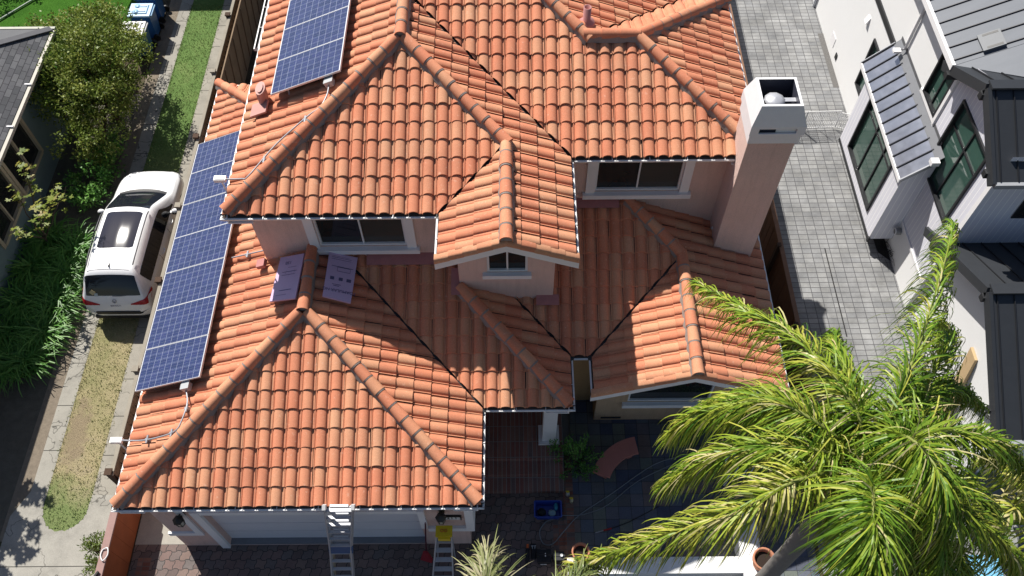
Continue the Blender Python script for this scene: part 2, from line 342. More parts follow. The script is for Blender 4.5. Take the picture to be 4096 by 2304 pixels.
# ------------------------------------------------------------------ the tiled house
T=.4167; CT=1/math.sqrt(1+T*T); W=.2862; EX=.383*CT
HOUSE=thing('tile_roofed_house','two-storey peach stucco house under orange barrel tile hip roofs with white gutters','house',(-2,10,0))
PROF=[(-.143,.020),(-.124,.022),(-.117,.002),(-.106,.004),(-.100,.024),(-.078,.049),(-.043,.066),(.0,.073),(.043,.066),(.078,.049),(.100,.024),(.107,.004),(.125,.0),(.143,.004)]
def slope(name,p0,g,e,polys,seed,inset=.062):
    """S tiles on one roof plane. p0 eave point, g inward horizontal unit, polys: convex plan polygons, an edge flagged 1 is a valley"""
    rnd=random.Random(seed); g=V((g[0],g[1],0)); u=V((g.y,-g.x,0)); p0=V((p0[0],p0[1],0))
    bm_all=bmesh.new(); tl=bm_all.faces.layers.float.new('tint'); out=MB()
    me_tmp=bpy.data.meshes.new('tmp'); tints={}
    def tint(i,j):
        if (i,j) not in tints:
            r=rnd.random(); tints[(i,j)]=(rnd.gauss(.22,.1) if r<.45 else rnd.gauss(.5,.12) if r<.72 else rnd.gauss(.80,.1), rnd.gauss(0,.004), rnd.gauss(0,.005))
        return tints[(i,j)]
    for poly,flags in polys:
        P=[V((x,y,0)) for x,y in poly]; n=len(P)
        A=[(p-p0).dot(u) for p in P]; D=[(p-p0).dot(g) for p in P]
        cen=sum(P,V((0,0,0)))/n; mb=MB()
        edges=[]
        for k in range(n):
            a,b=P[k],P[(k+1)%n]; d=(b-a).normalized(); nr=V((d.y,-d.x,0))
            if nr.dot(cen-a)>0: nr=-nr
            edges.append((a,nr,flags[k]))
        i0=int(math.floor(min(A)/W))-1; i1=int(math.ceil(max(A)/W))+1; j1=int(max(D)/EX)+1
        for j in range(0,j1+1):
            d0=inset+j*EX; d1=d0+EX+.03
            for i in range(i0,i1+1):
                ac=(i+.5)*W; c=p0+u*ac+g*(d0+EX/2)
                if any(nr.dot(c-a)>.34 for a,nr,_ in edges): continue
                tn,jz,ju=tint(i,j); b0=e-.035; vs=[];lip=[]
                for x,h in PROF:
                    q=p0+u*(ac+x+ju)+g*d0; z0=b0+T*d0+.030+h+jz; vs.append((q.x,q.y,z0)); lip.append((q.x,q.y,z0)); 
                for x,h in PROF:
                    q=p0+u*(ac+x*.97+ju)+g*d1; vs.append((q.x,q.y,b0+T*d1+h*.93+jz))
                k=len(PROF); mb.add(vs,[(q,q+1,k+q+1,k+q) for q in range(k-1)],0,True,tn)
                lo=[(p[0],p[1],p[2]-.024) for p in lip]
                mb.add(lo+lip,[(q,q+1,k+q+1,k+q) for q in range(k-1)],0,False,tn-.1)
        if not mb.f: continue
        bm=bmesh.new(); vv=[bm.verts.new(p) for p in mb.v]; lay=bm.faces.layers.float.new('tint')
        for f,sm,t in zip(mb.f,mb.s,mb.t):
            fc=bm.faces.new([vv[q] for q in f]); fc.smooth=sm; fc[lay]=t
        for a,nr,fl in edges:
            if fl==2: continue      # eave: leave the tile ends whole
            off=-.022 if fl==1 else -.0
            bmesh.ops.bisect_plane(bm,geom=bm.verts[:]+bm.edges[:]+bm.faces[:],plane_co=a+nr*off,plane_no=nr,clear_outer=True,dist=1e-5)
        bm.verts.index_update()
        out.add([v.co[:] for v in bm.verts],[],0)
        o=len(out.v)-len(bm.verts)
        for f in bm.faces:
            out.f.append(tuple(v.index+o for v in f.verts)); out.m.append(0); out.s.append(f.smooth); out.t.append(f[lay])
        bm.free()
        # deck under the tiles
        out.add([(p.x,p.y,e-.05+T*(p-p0).dot(g)) for p in P],[tuple(range(n))],1)
    bm_all.free(); bpy.data.meshes.remove(me_tmp)
    return out.build(name,[TILE,DECK],HOUSE)
eu,el=6.45,3.3
# upper roof --------------------------------------------------------
slope('tiled_roof_slope',(-5.84,10.46),(0,1),eu,[([(-5.84,10.46),(-1.53,10.46),(-.13,11.86),(-2.285,14.01)],[2,1,0,0])],1)
slope('tiled_roof_slope',(-5.84,10.46),(1,0),eu,[([(-5.84,10.46),(-2.285,14.01),(-2.285,15.455),(-5.84,15.455)],[0,0,0,2]),([(-5.84,15.455),(-2.285,15.455),(-.86,16.88),(-.86,20),(-5.84,20)],[0,0,0,0,2])],2)
slope('tiled_roof_slope',(1.27,11.9),(0,1),eu,[([(1.27,11.9),(5.2,11.9),(2.67,14.43),(-1.26,14.43)],[2,0,0,1]),([(-1.26,14.43),(1.59,14.43),(-.86,16.88),(-2.285,15.455)],[0,0,0,1])],3)
slope('tiled_roof_slope',(1.27,9.45),(-1,0),eu,[([(1.27,9.45),(1.27,11.86),(-.13,11.86),(-.13,9.45)],[2,0,0,0]),([(1.27,11.86),(1.27,11.9),(-2.285,15.455),(-2.285,14.01),(-.13,11.86)],[2,1,0,0,0])],4)
slope('tiled_roof_slope',(-1.53,9.45),(1,0),eu,[([(-1.53,9.45),(-.13,9.45),(-.13,11.86),(-1.53,10.46)],[0,0,1,2])],5)
slope('tiled_roof_slope',(5.2,11.9),(-1,0),eu,[([(5.2,11.9),(5.2,16.95),(2.67,14.43)],[2,0,0])],6)
slope('tiled_roof_slope',(2.67,16.95),(0,-1),eu,[([(2.67,14.43),(5.2,16.95),(4.12,16.95),(1.59,14.43)],[0,2,1,0])],7)
slope('tiled_roof_slope',(4.12,16.95),(-1,0),eu,[([(1.59,14.43),(4.12,16.95),(4.12,20),(-.86,20),(-.86,16.88)],[1,2,0,0,0])],8)
# lower roof ---------------------------------------------------------
slope('tiled_roof_slope',(-8.06,5.59),(0,1),el,[([(-8.06,5.59),(-.62,5.59),(-4.34,9.31)],[2,0,0])],11)
slope('tiled_roof_slope',(-8.06,5.59),(1,0),el,[([(-8.06,5.59),(-4.34,9.31),(-4.34,10.87),(-8.06,10.87)],[0,0,0,2]),([(-8.06,10.87),(-5.42,10.87),(-5.42,14.9),(-8.06,17.54)],[0,0,0,2])],12)
slope('tiled_roof_slope',(-8.06,17.54),(0,-1),el,[([(-8.06,17.54),(-5.42,14.9),(-5.42,17.54)],[0,0,2])],13)
slope('tiled_roof_slope',(-.62,5.59),(-1,0),el,[([(-.62,5.59),(-.62,7.7),(-3.79,10.87),(-4.34,10.87),(-4.34,9.31)],[2,1,0,0,0])],14)
slope('tiled_roof_slope',(-.62,7.7),(0,1),el,[([(-.62,7.7),(1.29,7.7),(-1.19,10.18),(-3.10,10.18)],[2,0,0,1]),([(-3.10,10.18),(-1.19,10.18),(-1.19,10.87),(-3.79,10.87)],[0,0,0,1])],15)
slope('tiled_roof_slope',(1.29,7.7),(-1,0),el,[([(1.29,7.7),(1.29,8.93),(.02,10.2),(-1.21,10.2)],[2,1,0,0])],16)
slope('tiled_roof_slope',(1.29,8.93),(0,1),el,[([(1.29,8.93),(1.64,8.93),(2.91,10.2),(.02,10.2)],[2,1,0,1]),([(.86,10.2),(2.91,10.2),(3.77,11.06),(2.57,12.27),(.86,12.27)],[0,1,0,0,0])],17)
slope('tiled_roof_slope',(1.64,8.1),(1,0),el,[([(1.64,8.1),(3.77,8.1),(3.77,11.06),(1.64,8.93)],[0,0,1,2])],18)
slope('tiled_roof_slope',(5.92,8.1),(-1,0),el,[([(5.92,8.1),(5.92,11.06),(3.77,11.06),(3.77,8.1)],[2,0,0,0]),([(5.92,11.06),(5.92,12.27),(2.57,12.27),(3.77,11.06)],[2,0,0,0]),([(5.92,12.27),(5.92,15.0),(4.83,15.0),(4.83,12.27)],[2,0,0,0])],19)
# ridge caps ---------------------------------------------------------
def caps(name,a,b,seed,mortar=True,skip=()):
    a=V(a);b=V(b); ax=(b-a); L=ax.length; ax.normalize(); rnd=random.Random(seed)
    x=ax.cross(V((0,0,1))).normalized(); up=x.cross(ax).normalized()
    n=max(1,round(L/.365)); st=L/n; mb=MB(); K=11
    def ring(s,r,drop=0,spread=100): return [a+ax*s+x*(r*math.sin(R(-spread+2*spread*k/(K-1))))+up*(r*math.cos(R(-spread+2*spread*k/(K-1)))-drop) for k in range(K)]
    for i in range(n):
        s0=i*st-.03; s1=(i+1)*st+.02; t=rnd.choice([.1,.2,.3,.55,.8,.9])+rnd.gauss(0,.05); j=rnd.gauss(0,.004)
        A=ring(s0,.128+j); B=ring(s1,.108+j); mb.add(A+B,[(k,k+1,K+k+1,K+k) for k in range(K-1)],0,True,t)
        Ai=ring(s0,.108+j); mb.add(A+Ai,[(k+1,k,K+k,K+k+1) for k in range(K-1)],0,False,t-.1)
        if mortar and i>0 and i not in skip:
            A=ring(s0-.036,.1205); A2=ring(s0-.005,.1275); mb.add(A+A2,[(k,k+1,K+k+1,K+k) for k in range(K-1)],1,True)
            A3=ring(s0-.045,.10); mb.add(A+A3,[(k+1,k,K+k,K+k+1) for k in range(K-1)],1,False)
        if i==0:
            c=a+ax*(s0+.02); R0=ring(s0+.02,.112); mb.add([c-up*.02]+R0,[(0,k+2,k+1) for k in range(K-1)],1 if mortar else 0,False,.2)
    for sg in (-1,1):
        m=max(2,int(L/.12)); lo=[];hi=[]
        for k in range(m+1):
            s=L*k/m; q=a+ax*s; hi.append(q+x*sg*.108+up*.015); lo.append(q+x*sg*(.150+rnd.uniform(-.018,.018))-V((0,0,.10+rnd.uniform(0,.03))))
        mb.add(hi+lo,[(k,k+1,m+1+k+1,m+1+k) if sg>0 else (k+1,k,m+1+k,m+2+k) for k in range(m)],1,True)
    return mb.build(name,[TILE,MORTAR],HOUSE)
H=.075
def zz(e,d): return e+T*d+H
hip=lambda nm,p,q,s,**k: caps(nm,p,q,s,**k)
hip('hip_cap_tiles',(-5.71,10.59,zz(eu,.13)),(-2.36,13.94,zz(eu,3.48)),1)
hip('hip_cap_tiles',(-.13+.03,11.83,zz(eu,1.37)),(-2.21,13.94,zz(eu,3.48)),2)
hip('ridge_cap_tiles',(-2.285,13.93,zz(eu,3.555)+.03),(-2.285,15.5,zz(eu,3.555)+.03),3)
hip('ridge_cap_tiles',(-.13,9.40,zz(eu,1.40)),(-.13,11.93,zz(eu,1.40)),4)
hip('hip_cap_tiles',(5.14,11.96,zz(eu,.06)),(2.70,14.40,zz(eu,2.5)),5)
hip('hip_cap_tiles',(1.66,14.36,zz(eu,2.46)),(-.86,16.88,zz(eu,4.98)),6)
hip('ridge_cap_tiles',(1.55,14.43,zz(eu,2.53)+.02),(2.72,14.43,zz(eu,2.53)+.02),7,mortar=False)
hip('hip_cap_tiles',(5.14,16.89,zz(eu,.06)),(2.70,14.45,zz(eu,2.5)),8,skip=(3,4))
hip('hip_cap_tiles',(-7.93,5.72,zz(el,.13)),(-4.42,9.23,zz(el,3.64)),11,skip=(3,))
hip('hip_cap_tiles',(-.75,5.72,zz(el,.13)),(-4.26,9.23,zz(el,3.64)),12)
hip('ridge_cap_tiles',(-4.34,9.24,zz(el,3.72)+.03),(-4.34,10.86,zz(el,3.72)+.03),13)
hip('hip_cap_tiles',(-8.0,17.48,zz(el,.06)),(-5.46,14.94,zz(el,2.6)),14,mortar=False)
hip('hip_cap_tiles',(1.16,7.83,zz(el,.13)),(-1.17,10.16,zz(el,2.46)),15)
hip('hip_cap_tiles',(3.73,11.10,zz(el,2.17)),(2.59,12.25,zz(el,3.32)),16)
hip('ridge_cap_tiles',(3.77,8.05,zz(el,2.13)),(3.77,11.12,zz(el,2.13)),17)
# valley metal
def valley(p,q,e,d0,d1):
    p=V((*p,e+T*d0-.03)); q=V((*q,e+T*d1-.03)); a=(q-p).normalized(); x=a.cross(V((0,0,1))).normalized()*.06
    MB().quad(p-x,p+x,q+x,q-x).build('valley_flashing',VALLEY,HOUSE)
valley((1.27,11.9),(-2.285,15.455),eu,0,3.555); valley((-1.53,10.46),(-.13,11.86),eu,0,1.4)
valley((-.62,7.7),(-3.79,10.87),el,0,3.17); valley((1.29,8.93),(.02,10.2),el,0,1.27); valley((1.64,8.93),(3.77,11.06),el,0,2.13); valley((4.12,16.95),(1.59,14.43),eu,0,2.53)
# eaves: gutter, fascia, soffit ---------------------------------------
def gutter(a,b,e,out,sof=.62):
    a=V((*a,0));b=V((*b,0));d=(b-a).normalized();o=V((*out,0)); mb=MB()
    prof=[(-.125,.0),(-.125,-.11),(-.05,-.115),(-.012,-.085),(.0,-.055),(.0,-.034),(-.008,-.03),(-.036,-.03),(-.038,-.045),(-.05,-.09),(-.11,-.09),(-.118,0.)]
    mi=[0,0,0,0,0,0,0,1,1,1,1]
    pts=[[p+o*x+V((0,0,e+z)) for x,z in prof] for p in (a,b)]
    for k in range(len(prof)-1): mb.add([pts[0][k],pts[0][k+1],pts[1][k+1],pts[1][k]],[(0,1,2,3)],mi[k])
    for s in (0,1): mb.add([p for p in pts[s][:7]],[tuple(range(7))],0)
    L=(b-a).length; n=int(L/.9)
    for k in range(1,n+1):   # hangers
        c=a+d*(L*k/(n+1))+o*-.06+V((0,0,e-.012)); mb.obox(c,d,o,(0,0,1),.008,.055,.004,0)
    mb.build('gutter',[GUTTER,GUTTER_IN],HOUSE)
    i=-o; f=MB()
    q=[a+i*.127,b+i*.127,b+i*.15,a+i*.15]; f.hexa([(p.x,p.y,e-.2) for p in q],[(p.x,p.y,e-.005) for p in q]); 
    q=[a+i*.15,b+i*.15,b+i*sof,a+i*sof]
    if sof>.2: f.hexa([(p.x,p.y,e-.2) for p in q],[(p.x,p.y,e-.18) for p in q])
    f.build('fascia_and_soffit',TRIM,HOUSE)
gutter((-5.84,10.46),(-1.53,10.46),eu,(0,-1)); gutter((-5.84,20),(-5.84,10.48),eu,(-1,0)); gutter((1.29,11.9),(5.2,11.9),eu,(0,-1))
gutter((5.2,11.92),(5.2,16.95),eu,(1,0)); gutter((1.27,9.45),(1.27,11.88),eu,(1,0),0); gutter((-1.53,10.44),(-1.53,9.45),eu,(-1,0),0); gutter((4.12,17),(4.12,20),eu,(1,0))
gutter((-8.06,5.59),(-.62,5.59),el,(0,-1)); gutter((-8.06,17.54),(-8.06,5.61),el,(-1,0)); gutter((-.62,5.61),(-.62,7.68),el,(1,0)); gutter((-.60,7.7),(1.29,7.7),el,(0,-1))
gutter((1.29,7.72),(1.29,8.91),el,(1,0)); gutter((1.31,8.93),(1.62,8.93),el,(0,-1)); gutter((1.64,8.91),(1.64,8.1),el,(-1,0),0); gutter((5.92,8.1),(5.92,15),el,(1,0),0); gutter((-5.3,17.54),(-8.04,17.54),el,(0,1))
# rake boards + rake tiles of the two little gables
def rake(x0,x1,y,e):
    xm=(x0+x1)/2; h=T*(xm-x0); w=MB(); tl=MB(); rnd=random.Random(5)
    for s in (-1,1):
        xe=x0 if s<0 else x1
        a=V((xe,y,e-.05)); b=V((xm,y,e+h-.05))
        q=[a-V((0,.03,0)),b-V((0,.03,0)),b-V((0,.03,.27)),a-V((0,.03,.27))]; w.add([p for p in q]+[p+V((0,.035,0)) for p in q],[(0,1,2,3),(7,6,5,4),(0,4,5,1),(1,5,6,2),(2,6,7,3),(3,7,4,0)])
        n=5
        for k in range(n):
            p=a.lerp(b,k/n); r=a.lerp(b,(k+1)/n+.02); dz=.045 if 1 else 0; t=rnd.choice([.2,.6,.9])
            A=[p+V((0,-.05,-.06)),p+V((0,-.055,.05)),p+V((0,-.02,.09)),p+V((0,.09,.085))]; B=[v_+ (r-p)-V((0,0,.012)) for v_ in A]
            tl.add(A+B,[(k2,k2+1,4+k2+1,4+k2) for k2 in range(3)],0,True,t); tl.add(A,[(0,1,2,3)],0,False,t)
    w.build('rake_board',TRIM,HOUSE); tl.build('rake_tiles',TILE,HOUSE)
rake(-1.53,1.27,9.44,eu); rake(1.64,5.9,8.09,el)
# ------------------------------------------------------------------ walls with openings
def wall(mb,ax,a0,a1,z0,z1,c,holes,depth=.12,mi=0):
    """axis-aligned wall sheet facing -ax ('y': runs along x at y=c; 'x': runs along y at x=c) with rectangular holes and reveals"""
    P=(lambda a,z,q=0:(a,c+q,z)) if ax=='y' else (lambda a,z,q=0:(c+q,a,z))
    A=sorted({a0,a1,*[h[0] for h in holes],*[h[1] for h in holes]}); Z=sorted({z0,z1,*[h[2] for h in holes],*[h[3] for h in holes]})
    for i in range(len(A)-1):
        for j in range(len(Z)-1):
            am,zm=(A[i]+A[i+1])/2,(Z[j]+Z[j+1])/2
            if am<a0 or am>a1 or zm<z0 or zm>z1 or any(h[0]<am<h[1] and h[2]<zm<h[3] for h in holes): continue
            mb.quad(P(A[i],Z[j]),P(A[i+1],Z[j]),P(A[i+1],Z[j+1]),P(A[i],Z[j+1]),mi)
    for h in holes:
        for (s,t) in (((h[0],h[2]),(h[1],h[2])),((h[1],h[2]),(h[1],h[3])),((h[1],h[3]),(h[0],h[3])),((h[0],h[3]),(h[0],h[2]))):
            mb.quad(P(*s),P(*t),P(*t,depth),P(*s,depth),mi)
def window(parent,ax,a0,a1,z0,z1,c,fmat,panes,name='window',fw=.045,rec=.07,proud=0.,mull=(),rail=()):
    """frame mesh with pane children; panes = list of (u0,u1,v0,v1,material) fractions"""
    def bx(mb,a,b,z,y,q0,q1):
        (mb.box(a,b,c+q0,c+q1,z,y) if ax=='y' else mb.box(c+q0,c+q1,a,b,z,y))
    f=MB(); q0,q1=rec-.05-proud,rec+.02
    bx(f,a0,a0+fw,z0,z1,q0,q1);bx(f,a1-fw,a1,z0,z1,q0,q1);bx(f,a0+fw,a1-fw,z0,z0+fw,q0,q1);bx(f,a0+fw,a1-fw,z1-fw,z1,q0,q1)
    for m in mull:
        x=a0+(a1-a0)*m; bx(f,x-fw*.38,x+fw*.38,z0+fw,z1-fw,max(q0+.012,rec-.03),q1)
    for u0,u1,v in rail:
        y=z0+(z1-z0)*v; bx(f,a0+(a1-a0)*u0+fw*.5,a0+(a1-a0)*u1-fw*.5,y-fw*.36,y+fw*.36,max(q0+.014,rec-.028),q1)
    fo=f.build(name,fmat,parent)
    for u0,u1,v0,v1,m in panes:
        p=MB(); x0,x1,y0,y1=a0+(a1-a0)*u0,a0+(a1-a0)*u1,z0+(z1-z0)*v0,z0+(z1-z0)*v1; r=rec+.004
        pts=[(x0,c+r,y0),(x1,c+r,y0),(x1,c+r,y1),(x0,c+r,y1)] if ax=='y' else [(c+r,x0,y0),(c+r,x1,y0),(c+r,x1,y1),(c+r,x0,y1)]
        p.poly(pts).build('pane',m,fo)
    return fo
# upper walls
w=MB()
wall(w,'y',-5.44,-1.12,3.2,6.27,10.85,[(-4.16,-2.28,4.95,6.05)])
w.add([(-5.44,10.85,3.2),(-5.44,10.85,6.27),(-5.44,20,6.27),(-5.44,20,3.2)],[(0,1,2,3)]); w.build('upper_wall',STUCCO,HOUSE); w=MB()
wall(w,'y',.86,4.82,3.2,6.27,12.27,[(1.82,3.72,5.0,6.1)])
w.quad((4.82,12.27,3.0),(4.82,20,3.0),(4.82,20,6.27),(4.82,12.27,6.27))
w.build('upper_wall',STUCCO,HOUSE)
w=MB(); wall(w,'y',-1.17,.87,3.3,6.2,10.2,[(-.56,.30,4.85,6.02)])
w.quad((.87,10.2,3.3),(.87,12.27,3.3),(.87,12.27,6.3),(.87,10.2,6.3)); w.quad((-1.17,10.85,3.3),(-1.17,10.2,3.3),(-1.17,10.2,6.3),(-1.17,10.85,6.3))
w.poly([(-1.17,10.2,6.2),(.87,10.2,6.2),(.87,10.2,6.45),(-.13,10.2,6.95),(-1.17,10.2,6.45)]); w.build('dormer_wall',STUCCO,HOUSE)
def trim(x0,x1,z0,z1,y,wd=.2,sill=True,top=True):
    m=MB(); m.box(x0-wd,x0,y-.05,y-.001,z0-.02,z1+.1);m.box(x1,x1+wd,y-.05,y-.001,z0-.02,z1+.1)
    if top: m.box(x0,x1,y-.048,y-.001,z1,z1+.1)
    m.build('window_surround',TRIM,HOUSE)
    if sill: MB().box(x0-wd-.06,x1+wd+.06,y-.12,y-.001,z0-.15,z0-.021).build('window_sill',TRIM,HOUSE)
PN=lambda l,r:[(.02,.5,.03,.97,l),(.5,.98,.03,.97,r)]
window(HOUSE,'y',-4.16,-2.28,4.95,6.05,10.85,VINYL,PN(GLASS,BLIND),mull=(.5,)); trim(-4.16,-2.28,4.95,6.05,10.85)
window(HOUSE,'y',1.82,3.72,5.0,6.1,12.27,VINYL,PN(GLASS,BLIND),mull=(.5,)); trim(1.82,3.72,5.0,6.1,12.27)
window(HOUSE,'y',-.56,.30,4.85,6.02,10.2,VINYL,PN(GLASS,GLASS),mull=(.5,),fw=.05); MB().box(-.66,.38,10.1,10.199,4.73,4.849).build('window_sill',TRIM,HOUSE)
# painted flashing at wall feet
def flash(x0,x1,y0,y1,pl): MB().quad(*[(x,y,pl(x,y)+.075) for x,y in ((x0,y0),(x1,y0),(x1,y1),(x0,y1))]).build('wall_flashing',FLASH,HOUSE)
Ep=lambda x,y: el+T*(y-7.7); Fp=lambda x,y: el+T*(y-8.93); Rp=lambda x,y: el+T*(5.92-x)
flash(-3.2,-1.19,10.6,10.86,Ep); flash(.9,2.4,12.05,12.28,Fp); flash(.5,1.0,9.99,10.21,lambda x,y:Fp(x,y)+.03); flash(-1.35,-1.16,9.95,10.5,lambda x,y:Ep(x,y)+.05); flash(5.45,5.75,11.9,12.5,lambda x,y:Rp(x,y)+.06)
# corner downspout beside the chimney
MB().tube([(4.74,12.18,6.2),(4.74,12.18,4.1),(4.70,12.05,4.0),(4.62,11.95,3.98)],.04,8).build('downspout',GUTTER,HOUSE)
# lower walls
w=MB(); wall(w,'y',-7.66,-1.03,0,3.15,5.87,[(-6.62,-2.06,0,2.33)],depth=.2)
w.quad((-7.66,17.1,0),(-7.66,5.87,0),(-7.66,5.87,3.15),(-7.66,17.1,3.15)); w.quad((-1.03,5.87,0),(-1.03,9.5,0),(-1.03,9.5,3.15),(-1.03,5.87,3.15))
w.build('garage_wall',STUCCO,HOUSE)
gd=MB(); 
for k in range(4): gd.box(-6.62,-2.06,6.02,6.07,.02+k*.575,.02+k*.575+.553)
gdo=gd.build('garage_door',M('garage_door_paint',(.74,.74,.79),.55,.05,3,.15,fine=120),HOUSE)
m=MB(); m.box(-6.62,-2.06,5.885,6.02,0.0,.07); m.build('door_threshold',M('threshold_concrete',(.2,.21,.23),.9),HOUSE)
m=MB(); m.box(-6.80,-6.621,5.80,5.869,0,2.5); m.box(-2.059,-1.92,5.80,5.869,1.36,2.5); m.box(-6.62,-2.06,5.81,5.869,2.331,2.5); m.build('door_surround',TRIM,HOUSE)
m=MB(); m.box(-7.72,-6.95,5.82,5.869,.92,1.08); m.box(-7.10,-6.95,5.82,5.869,1.081,2.9); m.build('pillar_band',TRIM,HOUSE)
m=MB(); m.box(-1.92,-.93,5.80,5.869,1.15,1.35); m.box(-1.08,-.93,5.80,5.869,1.351,3.0); m.box(-.93,-.9,5.8,6.4,1.15,3.0); m.build('pillar_band',TRIM,HOUSE)
# wall lanterns
LGL=glass('lantern_glass',(.55,.53,.46),.2); IRON=M('black_iron',(.018,.017,.017),.5)
def lantern(x,y,z):
    b=MB(); b.lathe((x,y,z),[(.0,.20),(.03,.17),(.115,.10),(.12,.085),(.10,.08)],6); b.lathe((x,y,z),[(.075,-.16),(.085,-.14),(.08,-.13)],6); b.lathe((x,y,z),[(.0,-.20),(.05,-.165),(.08,-.16)],6)
    for k in range(6):
        t=2*math.pi*k/6; b.beam((x+.10*math.cos(t),y+.10*math.sin(t),z+.09),(x+.078*math.cos(t),y+.078*math.sin(t),z-.15),.014,.014)
    b.beam((x,y,z+.15),(x,5.87,z+.02),.025,.025); b.box(x-.06,x+.06,5.845,5.869,z-.12,z+.1)
    o=b.build('wall_lantern',IRON,HOUSE)
    g=MB(); g.lathe((x,y,z),[(.092,.08),(.074,-.15)],6); g.build('lantern_glass',LGL,o)
lantern(-7.01,5.68,2.36); lantern(-1.55,5.68,2.4)
pq=MB().box(-1.62,-1.18,5.835,5.869,1.86,2.06).build('house_number_plaque',M('plaque_white',(.7,.7,.68),.5,.05),HOUSE)
pf=MB(); pf.box(-1.64,-1.16,5.82,5.86,2.06,2.09); pf.box(-1.179,-1.155,5.82,5.86,1.86,2.06); pf.build('plaque_frame',IRON,pq)
text('plaque_digits','1211',.17,frame_mtx((-1.40,5.832,1.955),(1,0,0),(0,0,1)),IRON,pq)
# entry: column, walls, porch window
m=MB(); m.box(.60,1.04,8.11,8.55,0.0,.5); m.box(.57,1.07,8.08,8.58,.5,.56); m.box(.66,.98,8.17,8.49,.56,3.1); m.build('entry_column',TRIM,HOUSE)
w=MB(); wall(w,'y',-1.03,1.98,0,3.15,9.5,[],depth=.1); w.quad((1.98,9.5,0),(1.98,8.95,0),(1.98,8.95,3.2),(1.98,9.5,3.2)); w.build('entry_wall',STUCCO_B,HOUSE)
m=MB(); m.box(.0,.92,9.46,9.498,.1,2.3); m.build('front_door',M('dark_door',(.07,.035,.02),.5),HOUSE)
w=MB(); wall(w,'y',1.98,5.55,0,3.2,8.95,[(2.72,4.7,1.05,3.0)]); w.poly([(1.98,8.95,3.2),(5.55,8.95,3.2),(3.77,8.95,4.0)]); w.quad((5.55,8.95,0),(5.55,15,0),(5.55,15,3.2),(5.55,8.95,3.2)); w.build('porch_wall',STUCCO_M,HOUSE)
window(HOUSE,'y',2.72,4.7,1.05,3.0,8.95,VINYL,[(.02,.98,.02,.98,GLASS)],mull=(),rail=((0,1,.82),)); 
m=MB()
for k in range(1,6): m.box(2.72+k*.33-.012,2.72+k*.33+.012,8.985,9.02,2.66,2.96)
m.build('transom_bars',VINYL,HOUSE)
MB().box(2.6,4.85,8.85,8.949,.9,1.049).build('window_sill',TRIM,HOUSE)
MB().box(2.15,2.65,8.935,8.949,.12,.2).build('foundation_vent',DARK,HOUSE)
w=MB(); w.box(-1.0,1.27,7.9,9.48,3.06,3.08); w.build('porch_ceiling',STUCCO_B,HOUSE)
# chimney --------------------------------------------------------------
w=MB(); w.box(4.63,5.56,11.55,12.40,2.5,7.36); ch=w.build('chimney',STUCCO,HOUSE)
CAPM=M('cap_white_metal',(.82,.82,.84),.45,.06,8,.1,fine=120)
b=MB(); b.box(4.60,5.60,11.50,12.45,7.361,7.62)
# slotted band
b.box(4.57,4.74,11.46,12.48,7.62,7.86); b.box(5.47,5.63,11.46,12.48,7.62,7.86); b.box(4.74,5.47,11.46,11.5,7.62,7.67); b.box(4.74,5.47,11.46,11.5,7.80,7.86); b.box(4.74,5.47,12.44,12.48,7.62,7.86)
o1=[(4.57,11.46),(5.63,11.46),(5.63,12.48),(4.57,12.48)]; o2=[(4.67,11.54),(5.45,11.54),(5.45,12.30),(4.67,12.30)]; i2=[(4.72,11.59),(5.40,11.59),(5.40,12.25),(4.72,12.25)]
L3=lambda P,z:[(x,y,z) for x,y in P]
vs=L3(o1,7.86)+L3(o2,8.34)+L3(i2,8.34)+L3(i2,8.0)
b.add(vs,[(k,(k+1)%4,4+(k+1)%4,4+k) for k in range(4)]+[(4+k,4+(k+1)%4,8+(k+1)%4,8+k) for k in range(4)])
co=b.build('chimney_cap',CAPM,ch)
i=MB(); i.add(L3(i2,8.335)+L3(i2,7.70),[(k,4+k,4+(k+1)%4,(k+1)%4) for k in range(4)]+[(4,5,6,7)]); i.box(4.74,5.47,11.53,11.55,7.62,7.86); i.build('cap_interior',M('dark_cap_steel',(.05,.052,.075),.5),ch)  # dark blue-grey lining inside the cap and behind its slot
d=MB(); d.lathe((5.0,11.86,8.19),[(.0,.06),(.12,.042),(.20,.0),(.205,-.018)],10); d.beam((5.15,11.86,8.18),(5.4,11.86,8.18),.10,.02); d.beam((4.73,11.86,8.18),(4.9,11.86,8.18),.04,.02); d.tube([(5.0,11.86,8.18),(5.0,11.86,7.7)],.1,10); d.build('flue_hood',M('bare_flue_metal',(.5,.51,.55),.45,.12,8,metal=.3),ch)
MB().box(5.08,5.46,11.505,11.528,7.672,7.80).build('cap_slot_plate',CAPM,ch)
# roof vents
def hood(x,y,z,s=1):
    b=MB(); r=[]
    for k in range(16):
        t=2*math.pi*k/16; r.append((.10*math.cos(t)*s,(.20*math.sin(t))*s))
    b.prism([(x+q[0],y+q[1]) for q in r],z,z+.3); b.prism([(x+q[0]*.6,y+q[1]*.75) for q in r],z+.3,z+.33)
    b.obox((x-.05,y-.28,z-.02),(1,0,T),(0,1,0),(-T,0,1),.2,.18,.02); b.build('roof_vent',M('pink_vent_paint',(.5,.25,.215),.55,.12,5,.2),HOUSE)
hood(-5.32,13.42,6.80)
b=MB(); b.lathe((1.62,14.9,7.5),[(.0,-.1),(.20,-.1),(.17,.05),(.085,.08),(.085,.42),(.07,.42),(.07,.3),(0,.3)],16); b.build('plumbing_vent',M('pink_vent_paint2',(.48,.22,.21),.55,.15,5),HOUSE)
# lean-to at the far left with its own white gutter
m=MB(); m.box(-7.35,-5.46,19.0,26,3.14,3.2); m.build('lean_to_roof',M('brown_membrane',(.16,.085,.075),.9),HOUSE)
gutter((-7.32,26),(-7.32,18.95),3.32,(-1,0))
